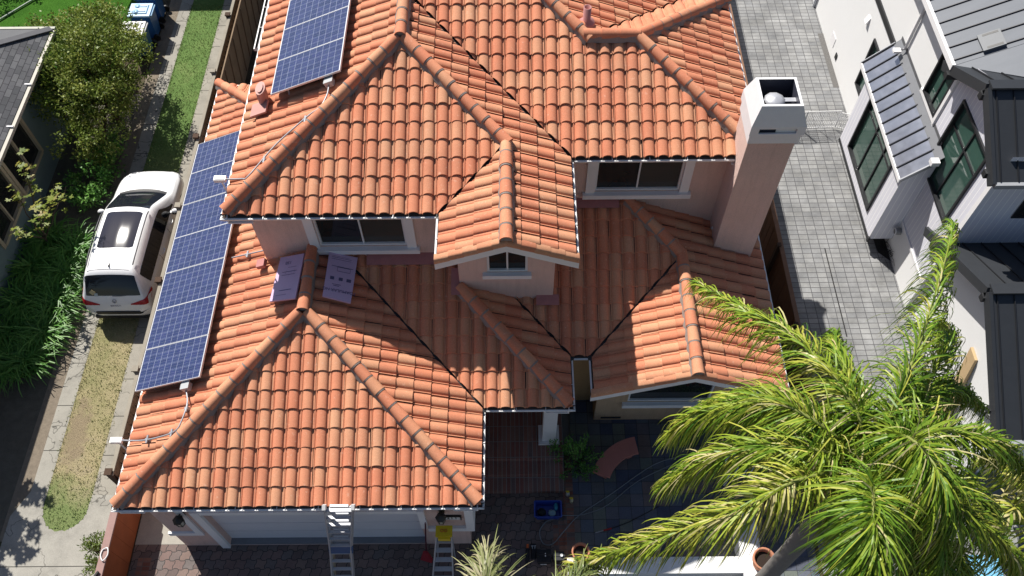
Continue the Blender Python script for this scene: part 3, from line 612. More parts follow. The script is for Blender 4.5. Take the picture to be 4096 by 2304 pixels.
# ------------------------------------------------------------------ solar panels
def pv_mat():
    n=N('solar_cells'); n.setp(Roughness=.12,Specular_IOR_Level=.5,Coat_Weight=.4,Coat_Roughness=.05)
    tc=n.new('ShaderNodeTexCoord'); s=n.new('ShaderNodeSeparateXYZ'); n.link(tc.outputs['UV'],s.inputs[0]); u,v=s.outputs[0],s.outputs[1]
    line=lambda x,w: n.math('LESS_THAN',n.math('ABSOLUTE',n.math('SUBTRACT',n.math('FRACT',n.math('ADD',x,.5)),.5)),w)
    fl=n.new('ShaderNodeVectorMath',operation='FLOOR'); n.link(tc.outputs['UV'],fl.inputs[0]); wn=n.new('ShaderNodeTexWhiteNoise'); n.link(fl.outputs[0],wn.inputs[0])
    c=n.mix(wn.outputs[0],(.020,.030,.098),(.031,.043,.130))
    vo=n.new('ShaderNodeTexVoronoi'); vo.inputs['Scale'].default_value=4; n.link(tc.outputs['UV'],vo.inputs['Vector']); c=n.mix(.18,c,n.mix(1.,c,vo.outputs['Color'],'MULTIPLY'))
    v3=n.math('ADD',n.math('MULTIPLY',v,3.),.5)
    c=n.mix(n.math('MULTIPLY',line(v3,.04),.35),c,(.30,.33,.46)); c=n.mix(line(u,.014),c,(.38,.41,.52)); c=n.mix(line(v,.014),c,(.28,.31,.44)); n.col(c); return n.m
PV=pv_mat(); PFR=M('panel_frame',(.66,.67,.70),.4,.06,metal=.2); PBK=M('panel_back',(.02,.02,.022),.7)
def panel(x0,y0,z0,length,label):
    """framed module lying up the slope: long side along +x, 0.99 along y"""
    t=thing('solar_panel',label,'solar panel',(x0,y0,z0)); L=length*CT; X=V((L,0,L*T)); Y=V((0,.99,0)); O=V((x0,y0,z0)); nn=V((-T,0,1)).normalized()
    fr=MB(); w=.022
    def bar(a,b,c,d): fr.hexa([p-nn*.04 for p in (a,b,c,d)],[p+nn*.004 for p in (a,b,c,d)])
    ex=X.normalized()*w; ey=V((0,.009,0))
    bar(O,O+ex,O+ex+Y,O+Y); bar(O+X-ex,O+X,O+X+Y,O+X+Y-ex); bar(O+ex,O+X-ex,O+X-ex+ey,O+ex+ey); bar(O+ex+Y-ey,O+X-ex+Y-ey,O+X-ex+Y,O+ex+Y)
    fr.build('frame',PFR,t)
    a,b=O+ex+ey,O+X-ex+ey; c,d=O+X-ex+Y-ey,O+ex+Y-ey
    MB().quad(a,b,c,d,uv=[(0,0),(10,0),(10,6),(0,6)]).build('cell_sheet',PV,t)
    MB().quad(*[p-nn*.036 for p in (d,c,b,a)]).build('back_sheet',PBK,t)
    f=MB()
    for s in (.22,.78):
        for q in (.15,.85):
            p=O+X*s+Y*q; f.beam(p-nn*.04,p-V((0,0,.33)),.035,.035)
    f.build('mounting_foot',ALU,t)
    return t
lab=['blue solar panel at the near end of the lower array, beside the grey junction box','blue solar panel second from the near end of the lower array','blue solar panel third from the near end of the lower array',
 'blue solar panel in the middle of the lower array, level with the car tail','blue solar panel fifth from the near end, just before the upper eave corner','blue solar panel partly hidden under the upper eave corner beside the car','blue solar panel at the far end of the lower array, touching the upper gutter']
for k in range(7):
    panel(-8.03,8.08+k*.998,3.60+.004*(k%2),1.70,lab[k])['group']='solar panels on the lower roof'
lab=['blue solar panel lowest in the upper array, between the pink vent and the junction box','blue solar panel second from the bottom of the upper array','blue solar panel third from the bottom of the upper array','blue solar panel cut by the top edge of the photo']
for k in range(4):
    panel(-5.08,13.26+k*1.0,7.07,1.70,lab[k])['group']='solar panels on the upper roof'
# ------------------------------------------------------------------ conduits
def conduit(label,box,pts,clamps,end,loc):
    t=thing('electrical_conduit',label,'conduit',loc)
    MB().tube(pts,.017,8).build('pipe',STEEL,t)
    if box:
        b=MB(); b.obox(box,(1,0,T),(0,1,0),(-T,0,1),.09,.08,.07); b.obox(V(box)+V((0,0,.075)),(1,0,T),(0,1,0),(-T,0,1),.096,.086,.006); b.build('junction_box',M('grey_box',(.44,.45,.46),.5,.08),t)
    for c in clamps: 
        b=MB(); b.obox(c,(1,0,T),(0,1,0),(-T,0,1),.02,.085,.012); b.obox(V(c)-V((0,0,.05)),(1,0,T),(0,1,0),(-T,0,1),.045,.03,.045); b.build('clamp',STEEL,t)
    if end:
        p=V(end); b=MB(); b.obox(p,(1,0,0),(0,1,0),(0,0,1),.12,.06,.04); b.obox(p+V((0,0,.045)),(1,0,0),(0,1,0),(0,0,1),.10,.045,.008); b.tube([p,p+V((.04,-.02,-.45))],.017,8); b.build('pull_elbow',M('white_plastic',(.8,.8,.8),.4,.04),t)
    return t
def smooth(P,n=6):
    out=[];P=[V(p) for p in P]
    for i in range(len(P)-1):
        a,b,c,d=P[max(i-1,0)],P[i],P[i+1],P[min(i+2,len(P)-1)]
        for k in range(n):
            t=k/n; out.append(.5*((2*b)+(c-a)*t+(2*a-5*b+4*c-d)*t*t+(3*b-a-3*c+d)*t**3))
    return out+[P[-1]]
Lz=lambda x,o=.13: el+T*(x+8.06)+o
Uz=lambda x,o=.13: eu+T*(x+5.84)+o
pp=smooth([(-6.81,7.95,Lz(-6.81)),(-6.70,7.61,Lz(-6.70)),(-6.75,7.21,Lz(-6.75)),(-6.86,7.02,Lz(-6.86)),(-7.22,6.96,Lz(-7.22)),(-7.68,6.97,Lz(-7.68)),(-8.2,7.04,3.46)])
conduit('grey conduit with white elbow on the lower left roof, running from the lower panels',(-6.81,8.0,Lz(-6.81)+.02),pp,[(-6.69,7.5,Lz(-6.69)),(-6.93,7.0,Lz(-6.93)),(-7.5,6.97,Lz(-7.5))],(-8.22,7.03,3.46),(-6.8,8,4))
pp=smooth([(-3.77,13.13,Uz(-3.77)),(-3.78,12.85,Uz(-3.78)),(-3.9,12.56,Uz(-3.9)),(-4.17,12.40,Uz(-4.17)),(-4.78,11.9,Uz(-4.78)),(-5.29,11.26,Uz(-5.29)),(-5.45,11.24,Uz(-5.45)),(-5.9,11.34,6.62)])
conduit('long grey conduit on the upper left roof beside the hip, running from the upper panels',(-3.77,13.2,Uz(-3.77)+.02),pp,[(-4.2,12.36,Uz(-4.2)),(-5.0,11.58,Uz(-5.0))],(-5.93,11.34,6.62),(-3.8,13.2,7.4))
conduit('short grey conduit beside the pink boards, at the foot of the upper wall',None,[(-6.35,11.13,Lz(-6.35)),(-5.5,11.09,Lz(-5.5,.12))],[(-5.95,11.11,Lz(-5.95))],None,(-6,11.1,4.2))
hood_=MB(); hood_.obox((-5.52,10.70,4.52),(1,0,T),(0,1,0),(-T,0,1),.10,.10,.05); hood_.build('roof_vent',FLASH,HOUSE)
# ------------------------------------------------------------------ foam boards lying on the roof
FOAM=M('foam_board',(.58,.43,.62),.75,.06,3); INK=M('board_ink',(.12,.10,.2),.8,.1)
def board(name,label,P,lines,words):
    t=thing(name,label,'board',P[3]); P=[V(p) for p in P]; nn=(P[1]-P[0]).cross(P[3]-P[0]).normalized()
    if nn.z<0: nn=-nn
    MB().hexa([p-nn*.02 for p in P],[p+nn*.02 for p in P]).build('foam_sheet',FOAM,t)
    x=(P[1]-P[0]); y=(P[0]-P[3]); pr=MB(); rnd=random.Random(len(words))
    for (u,v,w,h) in lines:
        o=P[3]+x*u+y*v+nn*.022; pr.quad(o,o+x*w,o+x*w+y*h,o+y*h)
    pr.build('printed_lines',INK,t)
    for wd,u,v,s in words:
        text('printed_words',wd,s,frame_mtx(P[3]+x*u+y*v+nn*.0225,-x,-y),INK,t,.0008)
    return t
lines1=[(.25,.62,.6,.012),(.25,.55,.55,.01),(.45,.72,.35,.008),(.3,.2,.5,.012),(.2,.1,.45,.008),(.4,.58,.008,.08),(.75,.58,.008,.08)]
board('foam_board','lilac foam board left of the ridge caps with a sunlit near corner',[(-5.05,10.72,4.70),(-4.48,10.66,4.94),(-4.53,9.53,4.92),(-5.14,9.62,4.67)],lines1,[('150',.42,.84,.11)])
lines2=[(.15,.70,.75,.012),(.1,.86,.7,.008),(.1,.90,.7,.008),(.35,.60,.012,.09),(.8,.60,.012,.09),(.35,.60,.45,.01),(.35,.69,.45,.01),(.15,.40,.14,.07),(.45,.40,.14,.07),(.72,.40,.16,.07),(.25,.30,.3,.012),(.3,.27,.2,.012),(.1,.93,.6,.006)]
board('foam_board','lilac foam board right of the ridge caps printed with large dark letters, fully shaded',[(-3.97,10.74,4.88),(-3.40,10.74,4.645),(-3.44,9.57,4.655),(-3.99,9.60,4.89)],lines2,[('FOAMULAR NG',.52,.18,.10)])
# ------------------------------------------------------------------ ladders, broom
def ladder_long():
    t=thing('extension_ladder','silver articulated ladder leaning on the garage gutter','ladder',(-3.8,5.0,0))
    B=V((-3.84,4.55,0)); H_=V((-3.62,5.14,2.15)); Tp=V((-3.43,5.50,3.72))
    def rails(a,b,w0,w1,name,mat,wd=.07):
        m=MB()
        for s in (-1,1): m.beam(a+V((s*w0,0,0)),b+V((s*w1,0,0)),.03,wd)
        return m.build(name,mat,t)
    rails(B,H_,.24,.215,'lower_rails',ALU); rails(H_,Tp,.215,.27,'upper_rails',ALU)
    rails(B+V((0,.08,0)),H_+V((0,.08,0)),.20,.18,'inner_rails',M('ladder_wood_tone',(.42,.36,.27),.6))
    rails(H_+V((0,.08,0)),Tp+V((0,.06,-.15)),.18,.19,'inner_rails',ALU)
    for k in range(7):
        p=B.lerp(H_,(k+.6)/7.); MB().beam(p-V((.235,0,0)),p+V((.235,0,0)),.065,.03).build('rung',ALU,t)
    for k in range(6):
        p=H_.lerp(Tp,(k+.6)/6.); w=.22+.05*k/6; m=MB(); m.beam(p-V((w,0,0)),p+V((w,0,0)),.065,.03); m.beam(p+V((-.18,.08,.02)),p+V((.18,.08,.02)),.05,.025); m.build('rung',ALU,t)
    m=MB(); m.obox(H_,(1,0,0),(Tp-B).normalized(),V((0,-1,.4)),.25,.13,.03); m.build('hinge_plate',M('blue_hinge',(.035,.09,.22),.45,.15),t)
    m=MB()
    for s in (-1,1): m.obox(Tp+V((s*.28,0,.0)),(1,0,0),(0,1,.5),(0,-.5,1),.035,.05,.06)
    m.build('end_cap',M('pale_cap',(.62,.62,.62),.5),t)
    m=MB(); m.obox(Tp+V((0,.02,-.2)),(1,0,0),(0,.3,1),(0,-1,.3),.20,.09,.012); m.build('warning_label',M('label_white',(.8,.8,.8),.5),t)
    m=MB(); m.obox(Tp+V((0,.0,-.185)),(1,0,0),(0,.3,1),(0,-1,.3),.07,.02,.004); m.build('label_print',INK,t)
ladder_long()
def ladder_step():
    t=thing('step_ladder','aluminium stepladder with a yellow top folded against the garage pillar','ladder',(-1.6,5.2,0))
    B=V((-1.66,4.75,0)); Tp=V((-1.53,5.62,1.72))
    m=MB()
    for s in (-1,1): m.beam(B+V((s*.25,0,0)),Tp+V((s*.155,0,0)),.028,.07)
    m.build('rails',ALU,t)
    for k in range(6):
        f=(k+.7)/6.6; p=B.lerp(Tp,f); w=.25-.095*f
        m=MB(); m.box(p.x-w,p.x+w,p.y-.05,p.y+.05,p.z-.012,p.z+.012); m.build('step',ALU,t)
    m=MB(); Yl=M('yellow_plastic',(.72,.52,.015),.45,.06)
    m.hexa([(-1.70,5.50,1.70),(-1.36,5.50,1.70),(-1.36,5.72,1.70),(-1.70,5.72,1.70)],[(-1.71,5.49,1.80),(-1.35,5.49,1.80),(-1.35,5.73,1.80),(-1.71,5.73,1.80)]); m.box(-1.66,-1.40,5.46,5.495,1.58,1.74)
    tp=m.build('top_cap',Yl,t)
    mm=MB(); 
    for dx in (-.045,.035): mm.tube([(-1.53+dx+.03*math.cos(q*.7),5.62+.03*math.sin(q*.7),1.806) for q in range(10)],.006,5)
    mm.build('red_emblem',M('red_print',(.6,.05,.03),.5),tp)
    m=MB()
    for s in (-1,1): m.beam(V((-1.6+s*.2,5.55,0)),V((-1.53+s*.14,5.66,1.7)),.025,.03)
    m.build('rear_legs',ALU,t)
ladder_step()
t=thing('broom','red broom standing against the white garage door','broom',(-2.1,5.6,0))
MB().tube([(-2.06,5.62,.12),(-1.93,5.83,1.95)],.016,8).build('handle',M('dark_red_handle',(.10,.015,.03),.5),t)
m=MB(); m.hexa([(-2.20,5.50,0),(-1.93,5.42,0),(-1.91,5.52,0),(-2.18,5.60,0)],[(-2.12,5.58,.26),(-2.02,5.56,.26),(-2.01,5.62,.26),(-2.11,5.64,.26)]); m.build('brush_head',M('red_bristle',(.32,.02,.03),.7,.4,30,.8),t)
# ------------------------------------------------------------------ courtyard
st=thing('brick_steps','dark red brick steps leading up to the entry beside the garage','steps',(0,7.4,0))
BS=brick_mat('step_bricks',.105,.4,0.,[(.24,.10,.08),(.30,.16,.13),(.18,.12,.11),(.27,.13,.10)],(.26,.25,.24),.85,.008)
for k,(y0,z1) in enumerate(((7.06,.15),(7.42,.30),(7.76,.45))):
    MB().box(-1.02,1.16,y0,9.5,z1-.15+.001*k,z1).build('step',BS,st)
t=thing('storage_tub','blue plastic tub full of tools on the dark pavers','tub',(.76,6.58,0))
def tub(c,hx,hy,h,mat,par):
    m=MB(); rr=lambda q,z,s: [(c[0]+(hx*s)*x,c[1]+(hy*s)*y,z) for x,y in q]
    q=[]; 
    for cx,cy,a0 in ((.88,.82,0),(-.88,.82,90),(-.88,-.82,180),(.88,-.82,270)):
        for k in range(5): a=R(a0+k*22.5); q.append((cx+.12*math.cos(a),cy+.18*math.sin(a)))
    n=len(q); rings=[rr(q,.01,.86),rr(q,h-.03,.98),rr(q,h-.03,1.06),rr(q,h,1.06),rr(q,h,.97),rr(q,.04,.84)]
    for i in range(len(rings)-1): m.add(rings[i]+rings[i+1],[(k,(k+1)%n,n+(k+1)%n,n+k) for k in range(n)],0,True)
    m.add(rings[0],[tuple(range(n-1,-1,-1))]); m.add(rings[-1],[tuple(range(n))]); return m.build('tub_shell',mat,par)
tub((.76,6.58),.31,.19,.30,M('blue_tub',(.02,.055,.33),.4,.1),t)
for nm,lb,c,s,col in (('tool_pouch','black tool pouch inside the blue tub',(.62,6.55,.16),(.11,.09,.05),(.02,.02,.022)),('plastic_bag','crumpled pale blue bag inside the blue tub',(.86,6.52,.17),(.10,.08,.05),(.30,.48,.56)),('cloth_rag','turquoise rag draped at the right end of the blue tub',(.95,6.66,.2),(.05,.09,.04),(.05,.30,.40))):
    m=MB(); rnd=random.Random(nm); m.lathe(c,[(0,s[2]),(s[0]*.5,s[2]*.9),(s[0]*.8,s[2]*.4),(s[0],0),(s[0]*.85,-s[2]),(0,-s[2])],11)
    m.v=[(c[0]+(p[0]-c[0])*rnd.uniform(.8,1.15),c[1]+(p[1]-c[1])*s[1]/s[0]*rnd.uniform(.8,1.15),p[2]+rnd.uniform(-.02,.02)) for p in m.v]
    tag(m.build(nm,M(nm+'_mat',col,.6,.3,14,.4),None,c),lb,nm.split('_')[1])
for k,(x,y,lb) in enumerate(((1.25,7.0,'clear spray bottle with yellow cap, nearer the brick steps'),(1.33,6.84,'tall yellow spray bottle standing right of the clear one'))):
    t=thing('spray_bottle',lb,'bottle',(x,y,.03)); m=MB(); m.lathe((x,y,.03),[(0,0),(.045,0),(.048,.1),(.04,.15),(.018,.19),(.018,.2),(0,.2)],12); m.build('bottle_body',M('bottle_plastic%d'%k,((.55,.57,.55),(.62,.60,.42))[k],.35,.05),t)
    m=MB(); m.lathe((x,y,.22),[(0,0),(.025,0),(.025,.03),(0,.04)],10); m.box(x-.055,x+.03,y-.014,y+.014,.26,.295); m.build('trigger_cap',M('bottle_yellow%d'%k,(.65,.5,.02),.4,.05),t)
t=thing('garden_hose','grey garden hose looping over pavers and slate beside the blue tub','hose',(1,6.3,0))
pts=smooth([(1.1,6.50,.05),(1.6,6.52,.05),(2.2,6.75,.05),(3.0,7.35,.05),(4.2,7.9,.05)]); MB().tube(pts,.013,6).build('hose_line',M('hose_grey',(.20,.22,.24),.5),t)
pts=smooth([(.98,6.44,.02),(.72,6.36,.02),(.56,6.12,.02),(.64,5.85,.02),(.86,5.84,.02),(1.12,6.12,.03),(1.5,6.50,.045),(2.3,7.02,.045),(3.4,7.75,.045),(4.3,8.0,.045)]); MB().tube(pts,.013,6).build('hose_loop',M('hose_grey2',(.22,.24,.26),.5),t)
t=thing('spray_wand','red-handled spray wand lying on the slate','wand',(2,6.1,.03)); MB().tube([(1.86,6.08,.05),(2.05,6.13,.05)],.011,8).build('lance',ALU,t); MB().tube([(2.05,6.13,.055),(2.24,6.18,.055)],.019,8).build('grip',M('red_grip',(.4,.02,.02),.5),t); MB().tube(smooth([(2.24,6.18,.055),(2.7,6.35,.05),(3.4,6.7,.05)]),.008,6).build('cord',IRON,t)
# curved bench
t=thing('curved_bench','salmon curved stone bench on the slate terrace','bench',(2.5,7.8,0)); BEN=M('salmon_stone',(.50,.19,.15),.85,.12,5,.4)
cx,cy=3.12,6.95; A0,A1=R(99),R(160)
def arc(r0,r1,z0,z1,a0,a1,n,name):
    P=[(cx+r1*math.cos(a0+(a1-a0)*k/n),cy+r1*math.sin(a0+(a1-a0)*k/n)) for k in range(n+1)]+[(cx+r0*math.cos(a1-(a1-a0)*k/n),cy+r0*math.sin(a1-(a1-a0)*k/n)) for k in range(n+1)]
    MB().prism(P,z0,z1).build(name,BEN,t)
arc(.93,1.36,.40,.47,A0,A1,16,'seat'); arc(1.02,1.27,.03,.40,A0+.10,A0+.22,3,'leg'); arc(1.02,1.27,.03,.40,A1-.22,A1-.10,3,'leg')
# pots, low white wall, table
TERRA=M('terracotta',(.50,.215,.125),.85,.2,6,.3); POTS=M('potting_soil',(.03,.02,.015),1.)
def pot(x,y,z,r,h,label):
    t=thing('terracotta_pot',label,'pot',(x,y,z)); m=MB(); m.lathe((x,y,z),[(0,0),(r*.68,0),(r*.9,h*.8),(r*1.05,h*.8),(r*1.08,h),(r*.9,h),(r*.84,h*.8),(r*.8,h*.72)],24); m.build('pot_body',TERRA,t)
    MB().lathe((x,y,z),[(r*.82,h*.74),(0,h*.76)],18).build('soil_fill',POTS,t); return t
t=thing('low_white_wall','low white plastered courtyard wall under the palm fronds','wall',(3.3,5.2,0)); WH=M('white_plaster',(.80,.80,.79),.85,.08,2,.25)
m=MB(); m.box(1.18,5.05,5.02,5.30,0,.6); m.box(5.05,5.42,4.3,6.3,0,.62); m.box(1.18,1.46,4.0,5.02,0,.6); m.build('wall_body',WH,t)
m=MB(); m.box(1.14,5.05,4.98,5.34,.6,.67); m.box(5.01,5.46,4.26,6.34,.62,.69); m.box(1.14,1.5,3.9,4.98,.6,.67); m.build('coping',WH,t)
pot(1.43,5.38,.67,.19,.32,'empty terracotta pot at the left end of the white wall')
pot(5.40,5.16,.69,.235,.42,'large terracotta pot on the white wall beside the palm trunk')
pot(6.0,6.6,.03,.22,.36,'terracotta pot half hidden under the palm crown')
t=thing('garden_table','pale grey table half hidden under the palm fronds','table',(5.3,7.4,0)); MB().box(4.95,5.65,7.15,7.75,.70,.74).build('table_top',TRIM,t)
for x in (5.0,5.58):
    for y in (7.2,7.68): MB().box(x,x+.05,y,y+.05,.03,.70).build('leg',TRIM,t)
# tool bag and pressure pump at the bottom edge
t=thing('tool_bag','black open tool bag with hand tools on the dark pavers','bag',(.62,5.5,0)); CAN=M('black_canvas',(.018,.018,.022),.8,.2,20,.4)
m=MB(); m.hexa([(.50,5.38,.0),(.78,5.38,.0),(.78,5.62,.0),(.50,5.62,.0)],[(.48,5.36,.26),(.80,5.36,.26),(.80,5.64,.26),(.48,5.64,.26)]); m.build('bag_body',CAN,t); MB().tube(smooth([(.50,5.50,.26),(.55,5.5,.36),(.72,5.5,.36),(.78,5.5,.26)]),.014,6).build('strap',CAN,t)
MB().box(.56,.70,5.352,5.362,.05,.075).build('reflective_strip',TRIM,t); MB().box(.66,.685,5.48,5.56,.262,.27).build('white_tag',TRIM,t)
t=thing('hand_drill','black drill with an orange chuck left of the tool bag','drill',(.27,5.6,0)); m=MB(); m.tube([(.26,5.45,.06),(.27,5.72,.07)],.045,10); m.beam((.26,5.47,.05),(.22,5.32,.04),.06,.05); m.build('body',CAN,t); MB().tube([(.27,5.72,.07),(.275,5.82,.07)],.03,10).build('chuck',M('orange_part',(.6,.12,.03),.5),t)
t=thing('work_boot','black glove with white lettering behind the tool bag','glove',(.42,5.72,0)); t.name='work_glove'; m=MB(); m.hexa([(.35,5.5,0),(.47,5.5,0),(.47,5.85,0),(.35,5.85,0)],[(.37,5.52,.10),(.45,5.52,.10),(.46,5.83,.08),(.36,5.83,.08)]); m.build('glove_body',CAN,t); text('white_letters','TT',.10,frame_mtx((.41,5.74,.095),(1,0,0),(0,1,0)),TRIM,t)
t=thing('pressure_pump','small dark pump with a round gauge left of the white wall','pump',(.98,5.5,0)); m=MB(); m.box(.86,1.10,5.40,5.60,.05,.25); m.tube([(.84,5.5,.2),(1.12,5.5,.2)],.06,10); m.build('pump_body',DARK,t); MB().lathe((1.04,5.5,.26),[(0,0),(.035,0),(.035,.03),(.03,.03),(0,.025)],14).build('gauge',ALU,t); MB().tube([(.9,5.36,.1),(.9,5.36,.02),(1.06,5.36,.02),(1.06,5.36,.1)],.012,6).build('skid',ALU,t)
# ------------------------------------------------------------------ parked car (white SUV), local: x right, y forward, z up
def car():
    X0,Y0=-10.47,11.90
    t=thing('parked_car','white SUV with a large dark sunroof parked on the driveway strips','car',(X0,Y0+2.3,0))
    #  y   zb   zs   wb   zbelt  wr   ztop
    ST=[(-.00,.42,.50,.62,.62,.55,.66),(.03,.34,.46,.78,.74,.70,.78),(.10,.27,.42,.865,.88,.76,.93),(.20,.25,.40,.90,.98,.745,1.10),(.33,.24,.40,.91,1.02,.715,1.32),(.50,.24,.40,.915,1.03,.675,1.56),(.62,.24,.40,.918,1.03,.655,1.645),(.80,.24,.4,.92,1.03,.650,1.675),
        (1.2,.24,.4,.92,1.02,.655,1.70),(1.7,.24,.4,.92,1.01,.66,1.71),(2.2,.24,.4,.92,1.0,.66,1.70),(2.55,.24,.4,.92,.99,.66,1.665),(2.78,.24,.4,.92,.985,.665,1.60),(3.10,.24,.4,.92,.98,.70,1.40),(3.42,.24,.4,.92,.975,.745,1.18),(3.58,.24,.4,.915,.97,.77,1.085),(3.75,.24,.4,.91,.955,.77,1.055),
        (4.10,.24,.4,.88,.91,.72,1.01),(4.32,.25,.42,.81,.85,.63,.945),(4.46,.28,.44,.70,.76,.52,.85),(4.54,.34,.48,.64,.66,.50,.72),(4.57,.42,.52,.52,.58,.42,.62)]
    ST=[(y if y<3 else 3+(y-3)*1.12,)+tuple(q) for y,*q in ST]
    def interp(arr,x):
        for i in range(len(arr)-1):
            if arr[i][0]<=x<=arr[i+1][0]:
                k=(x-arr[i][0])/(arr[i+1][0]-arr[i][0]); a,b=arr[i],arr[i+1]; p=arr[max(i-1,0)]; q=arr[min(i+2,len(arr)-1)]
                out=[]
                for j in range(1,7):
                    m0=(b[j]-p[j])/max(1e-6,b[0]-p[0])*(b[0]-a[0]); m1=(q[j]-a[j])/max(1e-6,q[0]-a[0])*(b[0]-a[0])
                    h=(2*k**3-3*k*k+1)*a[j]+(k**3-2*k*k+k)*m0+(-2*k**3+3*k*k)*b[j]+(k**3-k*k)*m1; out.append(h)
                return out
        return list(arr[-1][1:])
    def S(y,u,off=0.):
        """u: 0 sill centre .. 1 roof centre on the right half; negative u = left half"""
        sg=1 if u>=0 else -1; u=abs(u); zb,zs,wb,zt,wr,ztop=interp(ST,y)
        cr=.03 if y<3.5 else .02
        pts=[(0,zb),(wb*.82,zb),(wb*.975,zs),(wb,(zs+zt)*.5+.03),(wb*.985,zt-.10),(wb*.955,zt),(wr+(wb*.955-wr)*.25,zt+(ztop-zt)*.74),(wr*.985,zt+(ztop-zt)*.90),(wr*.88,ztop-.012),(wr*.5,ztop+cr*.6),(0,ztop+cr)]
        us=[0,.10,.18,.28,.38,.46,.66,.72,.77,.88,1.]
        for i in range(10):
            if us[i]<=u<=us[i+1]:
                k=(u-us[i])/(us[i+1]-us[i]); x=pts[i][0]+(pts[i+1][0]-pts[i][0])*k; z=pts[i][1]+(pts[i+1][1]-pts[i][1])*k
                return V((sg*x,y,z))
    WX=lambda p: (p.x+X0,p.y+Y0,p.z)
    PAINT=N('car_white_paint'); PAINT.setp(Base_Color=(.82,.82,.83,1),Roughness=.32,Coat_Weight=.6,Coat_Roughness=.06); PAINT=PAINT.m
    CGL=N('car_glass'); CGL.setp(Base_Color=(.012,.014,.02,1),Roughness=.04,Specular_IOR_Level=.5); CGL=CGL.m
    SGL=N('sunroof_glass'); SGL.setp(Base_Color=(.016,.017,.03,1),Roughness=.055,Specular_IOR_Level=.6); SGL=SGL.m
    BLK=M('car_black_plastic',(.022,.022,.026),.5,.15); TYRE=M('tyre_rubber',(.02,.02,.02),.85); 
    ny=70; ys=[ST[0][0]+(ST[-1][0]-ST[0][0])*i/ny for i in range(ny+1)]
    us=[0,.05,.10,.14,.18,.23,.28,.33,.38,.42,.46,.53,.60,.66,.69,.72,.745,.77,.81,.85,.88,.92,.96,1.]
    row=[-u for u in us]+[u for u in reversed(us[:-1])]
    b=MB(); vs=[];n=len(row)
    for y in ys:
        for u in row: vs.append(WX(S(y,u)))
    def inwell(y,z): return False
    fs=[]
    for i in range(ny):
        for k in range(n-1): fs.append((i*n+k+1,i*n+k,(i+1)*n+k,(i+1)*n+k+1))
    b.add(vs,fs,0,True); b.add(vs[:n],[tuple(range(n))],0,True); b.add(vs[-n:],[tuple(range(n-1,-1,-1))],0,True)
    body=b.build('body',PAINT,t)
    def patch(name,mat,y0,y1,u0,u1,off=.006,na=14,nb=10,parent=t,yf=None,rim=None):
        m=MB(); G=[]
        for i in range(na+1):
            for k in range(nb+1):
                u=u0+(u1-u0)*k/nb; a,bb=(y0(u) if callable(y0) else y0),(y1(u) if callable(y1) else y1); y=a+(bb-a)*i/na
                p=S(y,u); e=.004
                du=S(y,min(1,u+e) if u>=0 else u-e)-p if abs(u)+e<1 else p-S(y,u-e if u>0 else u+e); dy=S(y+e,u)-S(y-e,u)
                nn=du.cross(dy); nn.normalize(); c=p-V((0,p.y,.8))
                if nn.dot(c)<0: nn=-nn
                G.append(WX(p+nn*off))
        m.add(G,[(i*(nb+1)+k,i*(nb+1)+k+1,(i+1)*(nb+1)+k+1,(i+1)*(nb+1)+k) for i in range(na) for k in range(nb)],0,True)
        return m.build(name,mat,parent)
    def cpatch(name,mat,y0,y1,w,off=.006,na=14,nb=14,parent=t,rnd=0.):
        """patch across the centre line: width fraction w of the top, y bounds callable of |s|"""
        m=MB(); G=[]
        for i in range(na+1):
            for k in range(nb+1):
                s=-1+2*k/nb; a,bb=(y0(s) if callable(y0) else y0),(y1(s) if callable(y1) else y1); y=a+(bb-a)*i/na
                ww=w(y) if callable(w) else w; sg=1 if s>=0 else -1; u=1-(1-ww)*abs(s)
                q=S(y,sg*u); 
                dy=S(y+.01,sg*u)-S(y-.01,sg*u); nn=V((1,0,0)).cross(dy); nn.normalize()
                if nn.z<0: nn=-nn
                G.append(WX(q+nn*off))
        m.add(G,[(i*(nb+1)+k,i*(nb+1)+k+1,(i+1)*(nb+1)+k+1,(i+1)*(nb+1)+k) for i in range(na) for k in range(nb)],0,True)
        return m.build(name,mat,parent)
    cpatch('windshield',CGL,lambda s:2.64+.06*(1-s*s),lambda s:3.55+.13*(1-s*s),.765,.006)
    cpatch('cowl_panel',BLK,lambda s:3.555+.13*(1-s*s),lambda s:3.67+.13*(1-s*s),.775,.004,na=4)
    cpatch('rear_window',CGL,lambda s:.185+.02*s*s,lambda s:.515,.735,.006)
    cpatch('sunroof',SGL,lambda s:1.28+.05*s**8,lambda s:2.50-.05*s**8,.815,.008)
    RED_=M('taillight_red',(.42,.012,.025),.15,.2)
    def rear_y(x,z):
        for q in range(2,160):
            y=q*.005; P_=[S(y,u) for u in us[3:]]
            if z>P_[-1].z: continue
            w_=max((a.x+(b_.x-a.x)*((z-a.z)/(b_.z-a.z)) for a,b_ in zip(P_,P_[1:]) if min(a.z,b_.z)<=z<=max(a.z,b_.z) and abs(b_.z-a.z)>1e-6),default=0)
            if w_>=x: return y
        return .8
    def lamp(name,mat,sg):
        m=MB(); G=[]; na,nb=10,4     # wedge: narrow inboard, tall and swept up outboard
        for i in range(na+1):
            f=i/na; x=.40+.50*f; zl=.855-.03*f+.03*f*f; zh=.885+.155*f**1.2
            for k in range(nb+1):
                z=zl+(zh-zl)*k/nb; y=min(rear_y(x,z),.52); G.append((X0+sg*(x+.006),Y0+y-.008,z+.004))
        m.add(G,[(i*(nb+1)+k,(i+1)*(nb+1)+k,(i+1)*(nb+1)+k+1,i*(nb+1)+k+1) for i in range(na) for k in range(nb)],0,True); return m.build(name,mat,t)
